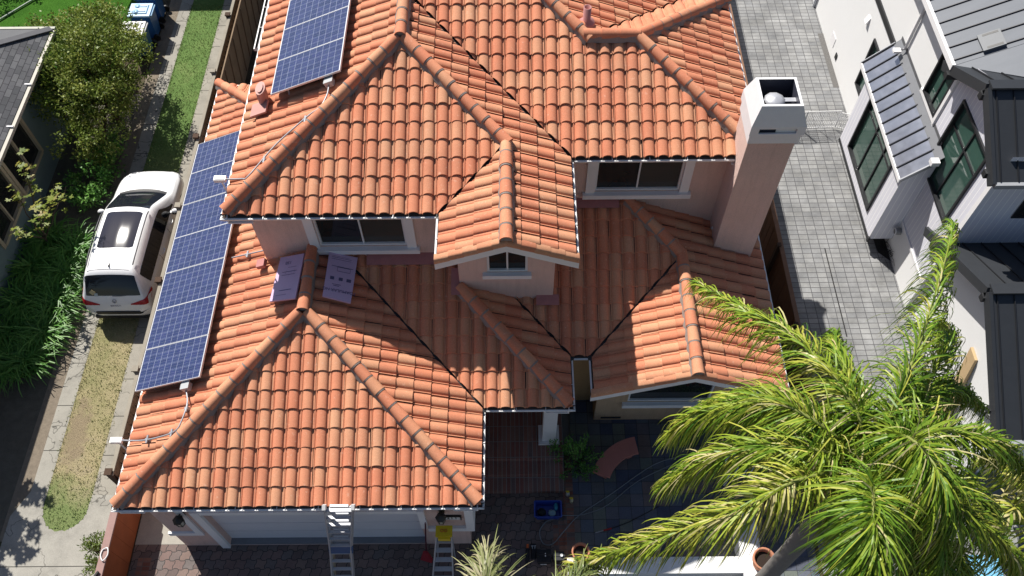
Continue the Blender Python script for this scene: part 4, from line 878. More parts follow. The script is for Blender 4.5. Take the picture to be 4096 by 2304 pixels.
    for sg in (-1,1):
        patch('side_window',CGL,lambda u:.62+.35*max(0,(.60-abs(u))),lambda u:3.05-.95*max(0,(abs(u)-.50))/.15*.55+.25,sg*.475,sg*.645,.006,18,6)
        lamp('taillight',RED_,sg)
        cc=MB(); 
        patch('headlight',glass('headlight_glass',(.4,.42,.45),.1),lambda u:4.36,lambda u:4.56,sg*.40,sg*.52,.008,6,5)
        m=MB(); m.tube([WX(V((sg*.60,.75,1.70))),WX(V((sg*.615,1.0,1.735))),WX(V((sg*.625,1.8,1.76))),WX(V((sg*.62,2.35,1.735))),WX(V((sg*.615,2.5,1.69)))],.017,8); m.build('roof_rail',M('rail_black',(.05,.05,.06),.4,.1),t)
        mi=MB(); c=WX(V((sg*1.03,3.0,1.06))); mi.lathe(c,[(0,.085),(.06,.075),(.10,.03),(.105,-.03),(.07,-.08),(0,-.09)],14); mi.v=[(c[0]+(p[0]-c[0])*1.05,c[1]+(p[1]-c[1])*.7,p[2]) for p in mi.v]; mi.beam(WX(V((sg*.85,3.02,1.0))),WX(V((sg*.98,3.0,1.02))),.07,.05)
        mr=mi.build('side_mirror',PAINT,t)
        m=MB(); m.obox((c[0],c[1]-.073,c[2]),(1,0,0),(0,1,0),(0,0,1),.075,.006,.05); m.build('mirror_glass',CGL,mr)
        for yw in (.86,3.70):
            w=MB(); xo=X0+sg*.80; prof=[(.0,0),(.21,0),(.225,.02),(.30,.03),(.335,.0)]
            m=MB(); ring=lambda r,x: [(X0+sg*x,Y0+yw+r*math.cos(2*math.pi*k/24),.345+r*math.sin(2*math.pi*k/24)) for k in range(24)]
            L=[ring(.22,.90),ring(.31,.905),ring(.345,.87),ring(.345,.70)]
            for i in range(3): m.add(L[i]+L[i+1],[(k,(k+1)%24,24+(k+1)%24,24+k) for k in range(24)],0,True)
            wh=m.build('wheel',TYRE,t); m=MB(); q=ring(.22,.898); m.add([(X0+sg*.87,Y0+yw,.345)]+q,[(0,k+1,(k+1)%24+1) for k in range(24)],0,True); m.build('rim',ALU,wh)
            m=MB(); q=[(X0+sg*(S(yw,.23*1).x+.008),Y0+yw+.42*math.cos(math.pi*k/16),.36+.40*math.sin(math.pi*k/16)) for k in range(17)]; m.add(q+[(q[-1][0],q[-1][1],.2),(q[0][0],q[0][1],.2)],[tuple(range(19))]); m.build('wheel_arch',BLK,t)
        m=MB()
        for yy in (1.75,2.75): m.tube([WX(V((sg*.925,yy-.10,.90))),WX(V((sg*.955,yy,.91))),WX(V((sg*.925,yy+.10,.90)))],.014,6)
        m.build('door_handle',PAINT,t)
    # rear details
    m=MB(); m.box(X0-.58,X0+.58,Y0-.03,Y0+.05,.53,.64); m.build('bumper_insert',BLK,t)
    m=MB(); m.box(X0-.72,X0+.72,Y0-.0,Y0+.2,.27,.37); m.build('lower_valance',BLK,t)
    m=MB(); m.obox((X0-.0,Y0+.055,.82),(1,0,0),(0,.35,1),(0,-1,.35),.165,.06,.006); pl=m.build('license_plate',M('plate_white',(.7,.7,.72),.5,.05),t)
    text('plate_digits','8SNV571',.075,frame_mtx((X0,Y0+.043,.826),(1,0,0),(0,.35,1)),M('plate_blue',(.03,.03,.12),.5),pl,.001)
    m=MB(); c=V((X0,Y0+.105,.965)); ex,ey=V((1,0,0)),V((0,.55,1)).normalized(); nn=ex.cross(ey)
    m.tube([c+nn*.012+ex*.055*math.cos(2*math.pi*k/14)+ey*.055*math.sin(2*math.pi*k/14) for k in range(15)],.008,5,caps=False); m.tube([c+nn*.012+ex*a+ey*bq for a,bq in ((-.035,.035),(-.012,-.04),(0,0),(.012,-.04),(.035,.035))],.006,5); m.build('round_emblem',ALU,t)
    m=MB(); m.tube([WX(V((-.02,.17,1.09))),WX(V((.20,.168,1.10))),WX(V((.38,.20,1.09)))],.010,6); m.build('rear_wiper',STEEL,t)
    m=MB(); m.beam(WX(V((-.45,3.46,1.17))),WX(V((.10,3.56,1.14))),.02,.015); m.beam(WX(V((.10,3.50,1.16))),WX(V((.62,3.42,1.15))),.02,.015); m.build('front_wiper',BLK,t)
    m=MB(); m.hexa([WX(V(p)) for p in ((-.03,.70,1.68),(.03,.70,1.68),(.012,.86,1.69),(-.012,.86,1.69))],[WX(V(p)) for p in ((-.008,.69,1.75),(.008,.69,1.75),(.004,.80,1.71),(-.004,.80,1.71))]); m.build('roof_antenna',BLK,t)
    for (dx,yy,s,rot,mt,nm) in ((-.52,.245,.06,45,M('sticker_yellow',(.6,.5,.28),.5,.05),'diamond_sticker'),(-.44,.215,.045,0,M('sticker_pale',(.5,.58,.6),.5,.05),'small_sticker')):
        p=V((X0+dx,Y0+yy-.018,1.20 if rot else 1.13)); m=MB(); ex=V((1,0,0)); ey=V((0,.55,1)).normalized(); n2=ex.cross(ey); a=R(rot); e1=ex*math.cos(a)+ey*math.sin(a); e2=ey*math.cos(a)-ex*math.sin(a); m.obox(p,e1,e2,n2,s,s,.003); m.build(nm,mt,t)
    # faint panel gaps
    m=MB(); gap=lambda P: m.tube([WX(S(y,u)+V((.0,0,.0))) for y,u in P],.006,4)
    for sg in (-1,1):
        for yv in (1.55,2.45): gap([(yv,sg*u) for u in (.14,.2,.28,.36,.42,.46)])
        gap([(3.35+.05*q,sg*(.775)) for q in range(0,20)])
    gap([(.60,-.77+.0*k) for k in range(1)]+[(.62,-.80)]+[(.63,-.9),(.635,-1.),(.63,.9),(.62,.80)])
    m.build('tailgate_gap',BLK,t)
car()
# ------------------------------------------------------------------ wooden fences on the left
WOOD=M('weathered_wood',(.19,.135,.09),.95,.35,3,.5,fine=50); WOODL=M('grey_cap_rail',(.30,.27,.22),.95,.25,3,.4); WOODD=M('dark_fence_wood',(.075,.045,.03),.95,.4,3,.5)
t=thing('board_fence','long weathered wooden board fence between the driveway and the tiled house','fence',(-9.1,15,0))
m=MB(); rnd=random.Random(2); y=7.1
while y<29: 
    wd=.14; m.box(-9.12+rnd.uniform(-.004,.004),-9.095,y,y+wd-.006,.02,1.40+rnd.uniform(-.015,.015),0,rnd.random()); y+=wd
m.build('boards',WOOD,t)
MB().box(-9.19,-9.10,7.05,29,1.405,1.45).build('cap_rail',WOODL,t)
m=MB(); m.box(-9.094,-9.05,7.1,29,.3,.38); m.box(-9.094,-9.05,7.1,29,1.0,1.08); m.build('rail',WOODD,t)
k=0
for yy in (7.1,9.72,12.3,14.75,17.3,20.0,22.6,25.2):
    m=MB(); m.box(-9.25,-9.13,yy-.06,yy+.06,0,1.5); m.box(-9.27,-9.11,yy-.08,yy+.08,1.5,1.54); m.build('post',WOODL if k%2 else WOODD,t); k+=1
m=MB()   # lattice on the house side
for i in range(90):
    yy=7.2+i*.24; m.beam((-9.045,yy,.2),(-9.045,yy+.2,1.35),.012,.03,up=(1,0,0))
m.build('lattice_strips',WOODD,t)
t=thing('side_gate_fence','tall diagonal-board brown fence on the far left of the tiled house','fence',(-8.6,20,0))
m=MB(); m.hexa([(-8.82,17.9,0),(-8.78,17.9,0),(-8.78,27,0),(-8.82,27,0)],[(-8.82,17.9,1.7),(-8.78,17.9,1.7),(-8.78,27,1.7),(-8.82,27,1.7)]); m.build('boards',M('brown_planks',(.24,.17,.11),.95,.4,2,.5),t)
m=MB()
for i in range(12): m.beam((-8.77,18+i*.7,.1),(-8.77,18.5+i*.7,1.65),.02,.05,up=(1,0,0))
m.build('battens',WOOD,t)
t=thing('low_red_fence','low rust-brown board fence with a pale cap along the garage drive','fence',(-8.93,4,0))
RED=M('redwood_stain',(.27,.075,.025),.8,.25,3,.3); m=MB(); y=-4.
while y<7.0: m.box(-8.97,-8.90,y,y+.345,0,1.2,0,0); y+=.35
m.build('boards',RED,t); MB().box(-9.04,-8.88,-4,7.02,1.201,1.25).build('cap_board',M('pinkish_cap',(.33,.21,.19),.9,.2,5,.3),t)
t=thing('wire_hook','white bent wire loop on the low red fence','hook',(-8.9,5.3,1.3)); MB().tube(smooth([(-8.99,5.42,1.27),(-8.88,5.45,1.30),(-8.84,5.3,1.30),(-8.92,5.18,1.29),(-9.0,5.3,1.28),(-8.99,5.42,1.27)]),.014,6).build('wire_loop',M('white_wire',(.75,.75,.75),.4),t); 
t=thing('gate_latch','black iron latch at the low end of the red fence','latch',(-8.95,4.85,1.25)); m=MB(); m.beam((-9.05,4.78,1.28),(-8.95,4.95,1.30),.04,.04); m.box(-9.02,-8.9,4.75,4.81,1.25,1.3); m.build('latch_body',IRON,t)
# ------------------------------------------------------------------ left neighbour house
t=thing('grey_shingle_house','low teal house with a dark grey shingle hip roof at the left edge','house',(-17,14,0))
SH=brick_mat('shingles',.30,.145,.5,[(.075,.078,.085),(.11,.112,.12),(.09,.09,.1),(.13,.132,.14)],(.03,.03,.035),.9,.008,rot=R(90),stain=.2)
x0,x1,y0,y1,e,tt=-22.6,-13.54,7.9,20.2,3.0,.36; h=(x1-x0)/2; xm=(x0+x1)/2; zt=e+tt*h
MB().poly([(x1,y0,e),(x1,y1,e),(xm,y1-h,zt),(xm,y0+h,zt)]).build('roof',SH,t)
m=MB(); m.poly([(x1,y1,e),(x0,y1,e),(xm,y1-h,zt)]); m.poly([(x0,y1,e),(x0,y0,e),(xm,y0+h,zt),(xm,y1-h,zt)]); m.poly([(x0,y0,e),(x1,y0,e),(xm,y0+h,zt)]); m.build('roof',M('grey_shingle_plain',(.12,.122,.13),.9,.15,3,.4),t)
HS=M('hip_shingle',(.10,.10,.11),.9); MB().beam((x1,y1,e+.02),(xm,y1-h,zt+.02),.22,.03).build('hip_shingles',HS,t); MB().beam((x1,y0,e+.02),(xm,y0+h,zt+.02),.22,.03).build('hip_shingles',HS,t)
m=MB(); m.box(x1,x1+.10,y0,y1,e-.12,e-.02); m.build('gutter',M('beige_gutter',(.45,.42,.36),.6),t); m=MB(); m.box(x0,x1+.1,y1,y1+.09,e-.12,e+.02); m.build('gutter',M('beige_gutter2',(.40,.40,.33),.6),t)
for yy in (16.3,17.9): MB().box(x1-.22,x1+.1,yy-.02,yy+.02,e-.0,e+.03).build('gutter_strap',TRIM,t)
TEAL=M('teal_stucco',(.17,.245,.25),.9,.1,3,.3); w=MB()
P_=lambda a,z,q=0:(-13.98-q,a,z)
ho=[(13.9,15.5,.95,2.3),(15.75,17.3,.95,2.3)]
def wallx(mb,y0,y1,z0,z1,c,holes,depth):
    A=sorted({y0,y1,*[h[0] for h in holes],*[h[1] for h in holes]}); Z=sorted({z0,z1,*[h[2] for h in holes],*[h[3] for h in holes]})
    for i in range(len(A)-1):
        for j in range(len(Z)-1):
            am,zm=(A[i]+A[i+1])/2,(Z[j]+Z[j+1])/2
            if any(h[0]<am<h[1] and h[2]<zm<h[3] for h in holes): continue
            mb.quad((c,A[i],Z[j]),(c,A[i+1],Z[j]),(c,A[i+1],Z[j+1]),(c,A[i],Z[j+1]))
wallx(w,8.3,19.8,0,3.0,-13.98,ho,.1); w.quad((-13.98,19.8,0),(-22,19.8,0),(-22,19.8,3),(-13.98,19.8,3)); w.quad((-22,8.3,0),(-13.98,8.3,0),(-13.98,8.3,3),(-22,8.3,3)); w.build('wall',TEAL,t)
BEI=M('beige_frame',(.46,.40,.28),.7,.1)
for a0,a1,z0,z1 in ho:
    f=MB(); f.box(-14.05,-13.94,a0-.12,a0,z0-.1,z1+.12);f.box(-14.05,-13.94,a1,a1+.10,z0-.1,z1+.12);f.box(-14.05,-13.94,a0,a1,z1,z1+.12);f.box(-14.05,-13.92,a0,a1,z0-.1,z0); f.box(-14.05,-13.95,(a0+a1)/2-.03,(a0+a1)/2+.03,z0,z1)
    fo=f.build('window',BEI,t); MB().quad((-14.02,a0,z0),(-14.02,a1,z0),(-14.02,a1,z1),(-14.02,a0,z1)).build('pane',GLASS,fo)
# ------------------------------------------------------------------ bins
def bin_(x,y,rot,body,lid,label,dirty=False):
    t=thing('wheeled_bin',label,'bin',(x,y,0)); m=MB()
    b=[(-.24,-.27),(.24,-.27),(.24,.27),(-.24,.27)]; u=[(-.30,-.34),(.30,-.34),(.30,.34),(-.30,.34)]
    Rm=Matrix.Rotation(rot,3,'Z'); w=lambda P,z:[tuple(V((x,y,0))+Rm@V((a,c,z))) for a,c in P]
    m.hexa(w(b,.05),w(u,.98)); m.hexa(w([(a*1.05,c*1.05) for a,c in u],.94),w([(a*1.05,c*1.05) for a,c in u],.98)); m.build('bin_body',body,t)
    l=MB(); v=[(-.33,-.39),(.33,-.39),(.33,.36),(-.33,.36)]; l.hexa(w(v,.985),w([(a*.97,c*.97) for a,c in v],1.04)); l.hexa(w([(a*.7,c*.7) for a,c in v],1.04),w([(a*.62,c*.62) for a,c in v],1.07))
    for a in (-.12,.12): l.hexa(w([(a-.03,-.2),(a+.03,-.2),(a+.03,.2),(a-.03,.2)],1.07),w([(a-.02,-.18),(a+.02,-.18),(a+.02,.18),(a-.02,.18)],1.09))
    l.tube([w([(-.28,.40)],1.0)[0],w([(.28,.40)],1.0)[0]],.022,6)
    for a in (-.12,.10): c=w([(a*1.2,-.12)],1.07)[0]; l.lathe(c,[(.10,0),(.09,.02),(0,.022)],12)
    l.build('lid',lid,t)
    for s in (-1,1): MB().tube([w([(s*.27,.30)],.12)[0],w([(s*.33,.30)],.12)[0]],.12,14).build('wheel',IRON,t)
BLUE=M('blue_bin',(.02,.10,.30),.4,.12); LBLUE=M('pale_blue_lid',(.30,.50,.72),.35,.15,4)
bin_(-12.38,23.45,R(-90),BLUE,LBLUE,'dark blue wheeled bin with a pale blue lid behind the bushy tree')
bin_(-12.42,22.55,R(-90),M('grey_blue_bin',(.03,.12,.24),.4),M('grey_lid',(.55,.55,.56),.4,.25,5),'wheeled bin with a scuffed grey lid, nearest the bushy tree')
bin_(-12.4,24.35,R(-90),BLUE,M('white_lid',(.6,.62,.66),.4),'wheeled bin cut by the top edge of the photo, behind the blue one')
# detached garage just outside the frame: its eave shades the far end of the driveway
t=thing('detached_garage','small grey garage at the far end of the driveway beyond the bins','garage',(-11.5,29,0)); m=MB(); m.box(-14.5,-9.3,26.9,32,0,2.5); m.build('wall',TEAL,t); MB().slab([(-14.8,26.5,2.6),(-9.1,26.5,2.6),(-9.1,32.4,3.4),(-14.8,32.4,3.4)],.08).build('roof',SH,t)
# thin rails on the lawn
for k,(a,b,lb) in enumerate((((-18.6,23.3,.05),(-16.4,26.0,.05),'thin pale pole lying across the bright lawn in the corner'),((-19.5,24.4,.5),(-17.6,27.5,.5),'thin grey wire rail at the far corner of the lawn'))):
    tag(MB().tube([a,b],.03,6).build('pale_pole',M('pole_grey%d'%k,(.35,.40,.33),.6),None,a),lb,'pole')
# dark hedge in the lawn corner
# ------------------------------------------------------------------ foliage
LEAF=MT('olive_leaves',[(0,(.085,.14,.018)),(.5,(.18,.245,.038)),(1,(.33,.36,.08))],.5,.35,2,.2,.3)
MAPLE=MT('maple_leaves',[(0,(.07,.12,.012)),(.6,(.20,.24,.03)),(1,(.36,.27,.08))],.5,.3,3,.2,.3)
STRAP=MT('strap_leaves',[(0,(.05,.15,.025)),(.5,(.11,.29,.05)),(1,(.22,.42,.09))],.45,.35,3,.25,.2)
SHRUB=MT('bright_shrub_leaves',[(0,(.06,.12,.015)),(.5,(.13,.19,.03)),(1,(.22,.26,.07))],.5,.4,3,.2,.25)
BARK=M('bark',(.10,.075,.055),.95,.3,8,.7)
def leafquad(mb,p,d,up,L,w,t):
    d=d.normalized(); s=d.cross(up)
    if s.length<1e-3: s=d.cross(V((1,0,0)))
    s.normalize(); mb.add([p,p+d*L*.45+s*w/2,p+d*L,p+d*L*.45-s*w/2],[(0,1,2,3)],0,False,min(1,max(0,t)))
def rv(r): 
    while 1:
        v=V((r.uniform(-1,1),r.uniform(-1,1),r.uniform(-1,1)))
        if .05<v.length<1: return v
def limb(m,p,q,r0,r1,rnd,n=5):
    P=[V(p).lerp(V(q),i/n)+rv(rnd)*.06*(0 if i in (0,n) else 1) for i in range(n+1)]; m.tube(P,[r0+(r1-r0)*i/n for i in range(n+1)],7); return P
def tree(name,label,base,lobes,nl,mat,seed,L=.085,w=.05,trunk=.12,group=None):
    """lobes: list of (x,y,z,rx,ry,rz) ellipsoids making the crown"""
    rnd=random.Random(seed); t=thing(name,label,'tree' if trunk>.05 else 'shrub',base,group); B=V(base); tm=MB(); top=B+V((0,0,min(l[2] for l in lobes)-base[2]))*.6
    limb(tm,B,top,trunk,trunk*.7,rnd)
    for l in lobes: 
        q=V(l[:3]); limb(tm,top,q,trunk*.5,trunk*.15,rnd)
        for k in range(4): limb(tm,top.lerp(q,.6),q+V([a*b for a,b in zip(rv(rnd),l[3:])])*.8,trunk*.2,.008,rnd,4)
    tm.build('trunk',BARK,t); m=MB(); tot=sum(l[3]*l[4]*l[5] for l in lobes)
    for l in lobes:
        n=int(nl*l[3]*l[4]*l[5]/tot); c=V(l[:3]); ncl=max(6,n//45)
        for k in range(ncl):
            d=rv(rnd); d=d.normalized()*(rnd.uniform(.45,1.08)); cc=c+V((d.x*l[3],d.y*l[4],d.z*l[5])); out=V((d.x,d.y,d.z+.3)).normalized(); ct=rnd.gauss(.5,.2)
            for j in range(n//ncl):
                p=cc+rv(rnd)*rnd.uniform(.10,.34); dr=(out*.5+rv(rnd)).normalized(); leafquad(m,p,dr,rv(rnd)+V((0,0,.6)),L*rnd.uniform(.6,1.2),w*rnd.uniform(.7,1.2),rnd.gauss(ct,.18))
    m.build('crown',mat,t); return t
rnd=random.Random(11)
lob=[(-12.5,19.2,2.3,1.15,1.5,1.0),(-12.9,20.6,2.2,1.1,1.0,.9),(-11.75,19.9,2.1,.8,1.0,.8),(-11.95,18.3,1.9,.8,.9,.8),(-12.9,18.3,2.1,.9,.9,.8),(-13.4,19.6,2.2,.7,1.1,.7),(-12.0,17.4,1.4,.65,.6,.6),(-11.5,18.9,1.7,.5,.8,.6),(-12.6,17.1,1.5,.7,.6,.7),(-12.4,19.4,3.0,.7,.9,.5),(-14.2,19.4,2.5,.7,.8,.5),(-13.9,20.6,2.5,.7,.7,.6),(-12.1,20.9,1.9,.7,.7,.6),(-12.6,21.9,2.0,.6,.6,.6),(-13.5,18.4,2.0,.55,.6,.5),(-13.0,21.6,2.0,.8,.7,.7)]
tree('broadleaf_tree','dense olive-green bushy tree between the grey roof and the bins',(-12.5,19.3,0),lob,32000,LEAF,5,.10,.055)
# dark understorey shrubs below it
tree('dark_shrub','dark shaded shrub at the foot of the bushy tree beside the driveway',(-12.4,16.4,0),[(-12.4,16.3,.6,.6,.9,.5),(-12.3,17.4,.6,.5,.7,.5)],2600,STRAP,6,.12,.06,.04)
tree('lawn_shrub','leafy green shrub on the lawn behind the grey shingle roof',(-15.2,21.6,0),[(-15.0,21.7,1.0,.9,.8,.8),(-14.2,21.9,1.1,.8,.7,.8),(-13.6,22.6,1.0,.7,.8,.8)],3600,SHRUB,8,.11,.06,.05)
tree('corner_hedge','dark hedge in the shaded top left corner of the lawn',(-19.2,26.2,0),[(-19.5,26.2,1.2,1.3,.9,1.1),(-18.0,27.2,1.2,1.2,.8,1.1)],2600,STRAP,9,.12,.06,.05)
# maple sapling: separate sprays of lobed leaves
def maple(name,label,base,tips,nper,seed,L=.10):
    r=random.Random(seed); t=thing(name,label,'tree',base); m=MB(); lf=MB(); B=V(base)
    for (x,y,z) in tips:
        q=V((x,y,z)); P=limb(m,B+V((0,0,.5)),q,.022,.006,r,6)
        for k in range(nper):
            f=r.uniform(.55,1.0); p=P[0].lerp(q,f)+rv(r)*.24; d=(rv(r)+V((.3,-.3,-.5))).normalized(); s=L*r.uniform(.7,1.25); tt=r.gauss(.55,.2)
            nn=(V((-.2,.2,1))+rv(r)*.5).normalized(); ex=nn.cross(d).normalized(); ey=ex.cross(nn); vs=[p]
            for a in range(11):
                an=R(-130+26*a); rr=s*(1 if a%2==1 else .55); vs.append(p+(ey*math.cos(an)+ex*math.sin(an))*rr)
            lf.add(vs,[tuple(range(12))],0,False,min(1,max(0,tt)))
    m.tube([B,B+V((0,0,.55))],.03,7); m.build('trunk',BARK,t); lf.build('crown',MAPLE,t)
maple('maple_sapling','thin sapling with sunlit yellow-green lobed leaves in the dark left garden',(-13.2,14.4,0),[(-11.85,14.35,2.9),(-11.45,14.2,3.0),(-12.1,14.0,2.9),(-12.8,15.0,3.0),(-12.95,14.3,3.0),(-12.0,13.5,2.9),(-12.6,13.0,2.7),(-12.95,15.4,3.1)],15,3,.115)
# tree outside the frame whose shadow falls on the apron
maple('young_tree','young open tree left of the concrete apron, casting leafy shadows',(-14.4,8.2,0),[(-13.6,8.6,3.6),(-13.2,8.9,3.9),(-13.9,9.2,3.8),(-13.4,7.6,3.5),(-13.1,7.0,3.3),(-14.0,7.4,3.6),(-13.2,9.8,3.9),(-13.0,8.1,3.5)],95,7,.12)
# strap-leaf clumps
def strap_clump(loc,label,seed,n=95,H=.85):
    r=random.Random(seed); m=MB()
    for i in range(n):
        a=r.uniform(0,6.283); l=H*r.uniform(.7,1.3); out=V((math.cos(a),math.sin(a),0)); sd=V((-out.y,out.x,0)); w=.024*r.uniform(.6,1.5); t=min(1,max(0,r.gauss(.5,.22))); b=V(loc)+rv(r)*.34; b.z=0
        el_=r.uniform(.9,1.35); vs=[]
        for k in range(6):
            f=k/5; an=el_-f*f*r.uniform(1.5,2.1); 
            if k==0: p=b.copy()
            else: p=p+(out*math.cos(an)+V((0,0,math.sin(an))))*l/5
            ww=w*(1-f*.85); vs+= [p-sd*ww,p+sd*ww]
        m.add(vs,[(2*k,2*k+1,2*k+3,2*k+2) for k in range(5)],0,False,t)
    return m
for k,(x,y,s,lb) in enumerate(((-12.45,14.2,1.0,'strappy green clump nearest the car mirror in the left bed'),(-12.5,13.3,1.05,'strappy green clump beside the car door'),(-12.42,12.4,1.1,'strappy green clump beside the car tail'),(-12.5,11.5,1.05,'arching strap-leaf clump just in front of the car tail, beside the gravel'),(-12.75,10.6,1.0,'arching strap-leaf clump at the near end of the left bed'),(-13.3,14.6,1.0,'strap-leaf clump under the maple sapling by the teal wall'),(-13.4,13.6,1.0,'strap-leaf clump at the back of the bed, below the maple'),(-13.3,12.5,1.1,'strap-leaf clump at the left frame edge, level with the car tail'),(-13.4,11.5,1.1,'strap-leaf clump at the left frame edge, below the car'),(-13.5,10.4,1.0,'lowest strap-leaf clump at the left frame edge'))):
    o=strap_clump((x,y,0),lb,20+k,240,.92*s).build('strap_leaf_clump',STRAP,None,(x,y,0)); tag(o,lb,'plant','strap-leaf clumps in the left bed')
def bush(name,label,c,r3,n,mat,seed,L=.07,w=.03,cat='shrub'):
    r=random.Random(seed); t=thing(name,label,cat,(c[0],c[1],0)); m=MB(); st=MB()
    for k in range(26):
        d=rv(r); d.z=abs(d.z); q=V((c[0]+d.x*r3[0],c[1]+d.y*r3[1],c[2]+(d.z*2-1)*r3[2])); P=limb(st,(c[0]+d.x*.08,c[1]+d.y*.08,.0),q,.012,.004,r,4)
        for j in range(n//26):
            p=P[1+r.randrange(4)].lerp(q,r.random())+rv(r)*.1; leafquad(m,p,rv(r)+V((d.x,d.y,.4)),rv(r)+V((0,0,.5)),L*r.uniform(.6,1.3),w,r.gauss(.5,.22))
    st.build('stems',BARK,t); m.build('foliage',mat,t); return t
bush('yellow_green_shrub','small bright shrub growing against the low red fence',(-9.42,5.55,.75),(.30,.62,.6),1500,SHRUB,31,.085,.028)
bush('courtyard_shrub','dark airy shrub with bare twigs beside the brick steps',(1.5,7.75,.75),(.62,.55,.6),1500,STRAP,32,.07,.03)
bush('column_shrub','small leafy shrub in front of the white entry column',(.95,7.95,.55),(.33,.2,.5),420,STRAP,33,.06,.035)
BEDS=bush('bed_shrub','dark shrub with red flowers under the porch window',(4.4,8.55,.45),(.5,.3,.4),900,STRAP,34,.08,.05)
fl=MB()
for k in range(5): fl.lathe((4.15+.15*k,8.45+.06*(k%2),.82-.05*(k%3)),[(0,.05),(.05,.02),(.04,-.02),(0,-.03)],8)
fl.build('flowers',M('petal_red',(.5,.02,.02),.6),BEDS)
# ------------------------------------------------------------------ palms
PALM=MT('palm_leaflets',[(0,(.05,.14,.014)),(.4,(.15,.27,.022)),(.7,(.32,.39,.04)),(.92,(.48,.45,.08)),(1,(.56,.5,.24))],.42,.3,2.5,.2,.22)
PALMD=MT('dry_palm_leaflets',[(0,(.10,.15,.04)),(.5,(.24,.27,.10)),(1,(.45,.40,.27))],.42,.45,2.5,.2,.2)
RACH=M('palm_rachis',(.22,.25,.06),.5,.2); PBARK=M('palm_bark',(.21,.195,.18),.95,.25,5,.7,fine=25)
def frond(par,pts,seed,mat,n=340,L=.86,yel=.5,w=.022,lift=.25,droop=1.6):
    """pts: rachis control points in world space; plumose leaflets hang from it"""
    r=random.Random(seed); P=smooth(pts,8); N_=len(P); ra=MB(); ra.tube(P,[.030*(1-.85*i/(N_-1))+.004 for i in range(N_)],6)
    o=ra.build('frond',RACH,par); m=MB()
    for i in range(n):
        f=.10+.90*(i+r.random())/n; s=f*(N_-1); k=min(int(s),N_-2); p=P[k].lerp(P[k+1],s-k); d=(P[k+1]-P[k]).normalized()
        sd=d.cross(V((0,0,1))).normalized(); up=sd.cross(d)
        for sg in (-1,1):
            if r.random()<.04: continue
            l=L*(.50+.70*math.sin(math.pi*min(1,f*.86+.10)))*r.uniform(.6,1.25); a=r.gauss(lift,.85); fw=.45+.75*f+r.gauss(0,.12)
            u=(sd*sg*math.cos(a)+up*math.sin(a)+d*fw).normalized(); q=p.copy(); nb=6; vs=[]; ww=w*r.uniform(.7,1.2); wd=u.cross(V((0,0,1)))
            if wd.length<.05: wd=d.copy()
            wd.normalize(); tw=r.gauss(0,.5); t=min(1,max(0,r.gauss(yel,.19))) if r.random()>.05 else 1.; g=(.16+.10*r.random())*droop; kink=r.random()<.5; kk=r.choice((2,3)); u2=u.copy()
            for b in range(nb+1):
                fb=b/nb; pw=ww*(.55 if b==0 else 1-.9*fb**2.2)*.5; nrm=wd*math.cos(tw)+u2.cross(wd)*math.sin(tw); vs+=[q-nrm*pw,q+nrm*pw]
                u2=(u2+V((0,0,-g*(1.0+1.4*fb)))+rv(r)*.05).normalized()
                if kink and b==kk: u2=(u2+V((0,0,-.9))).normalized()
                q=q+u2*(l/nb)
            m.add(vs,[(2*b,2*b+1,2*b+3,2*b+2) for b in range(nb)],0,False,t)
    m.build('leaflets',mat,o); return o
def palm(label,base,crown,fr,mat,tr=.16,group='palms'):
    t=thing('palm_tree',label,'palm',base,group); B=V(base); K=V(crown); m=MB(); P=[B.lerp(K,i/14) for i in range(15)]; m.tube(P,[tr*(1.25 if i==0 else 1+.03*(i%2)) for i in range(15)],14); m.build('trunk',PBARK,t)
    sh=MB(); sh.lathe((K.x,K.y,K.z-.6),[(tr*1.0,-.2),(tr*1.35,.1),(tr*1.0,.6),(.06,1.0)],12); sh.build('crownshaft',M('crownshaft_green',(.16,.2,.07),.6,.2),t)
    for q in fr: frond(t,q[0],q[1],mat,**(q[2] if len(q)>2 else {}))
    return t
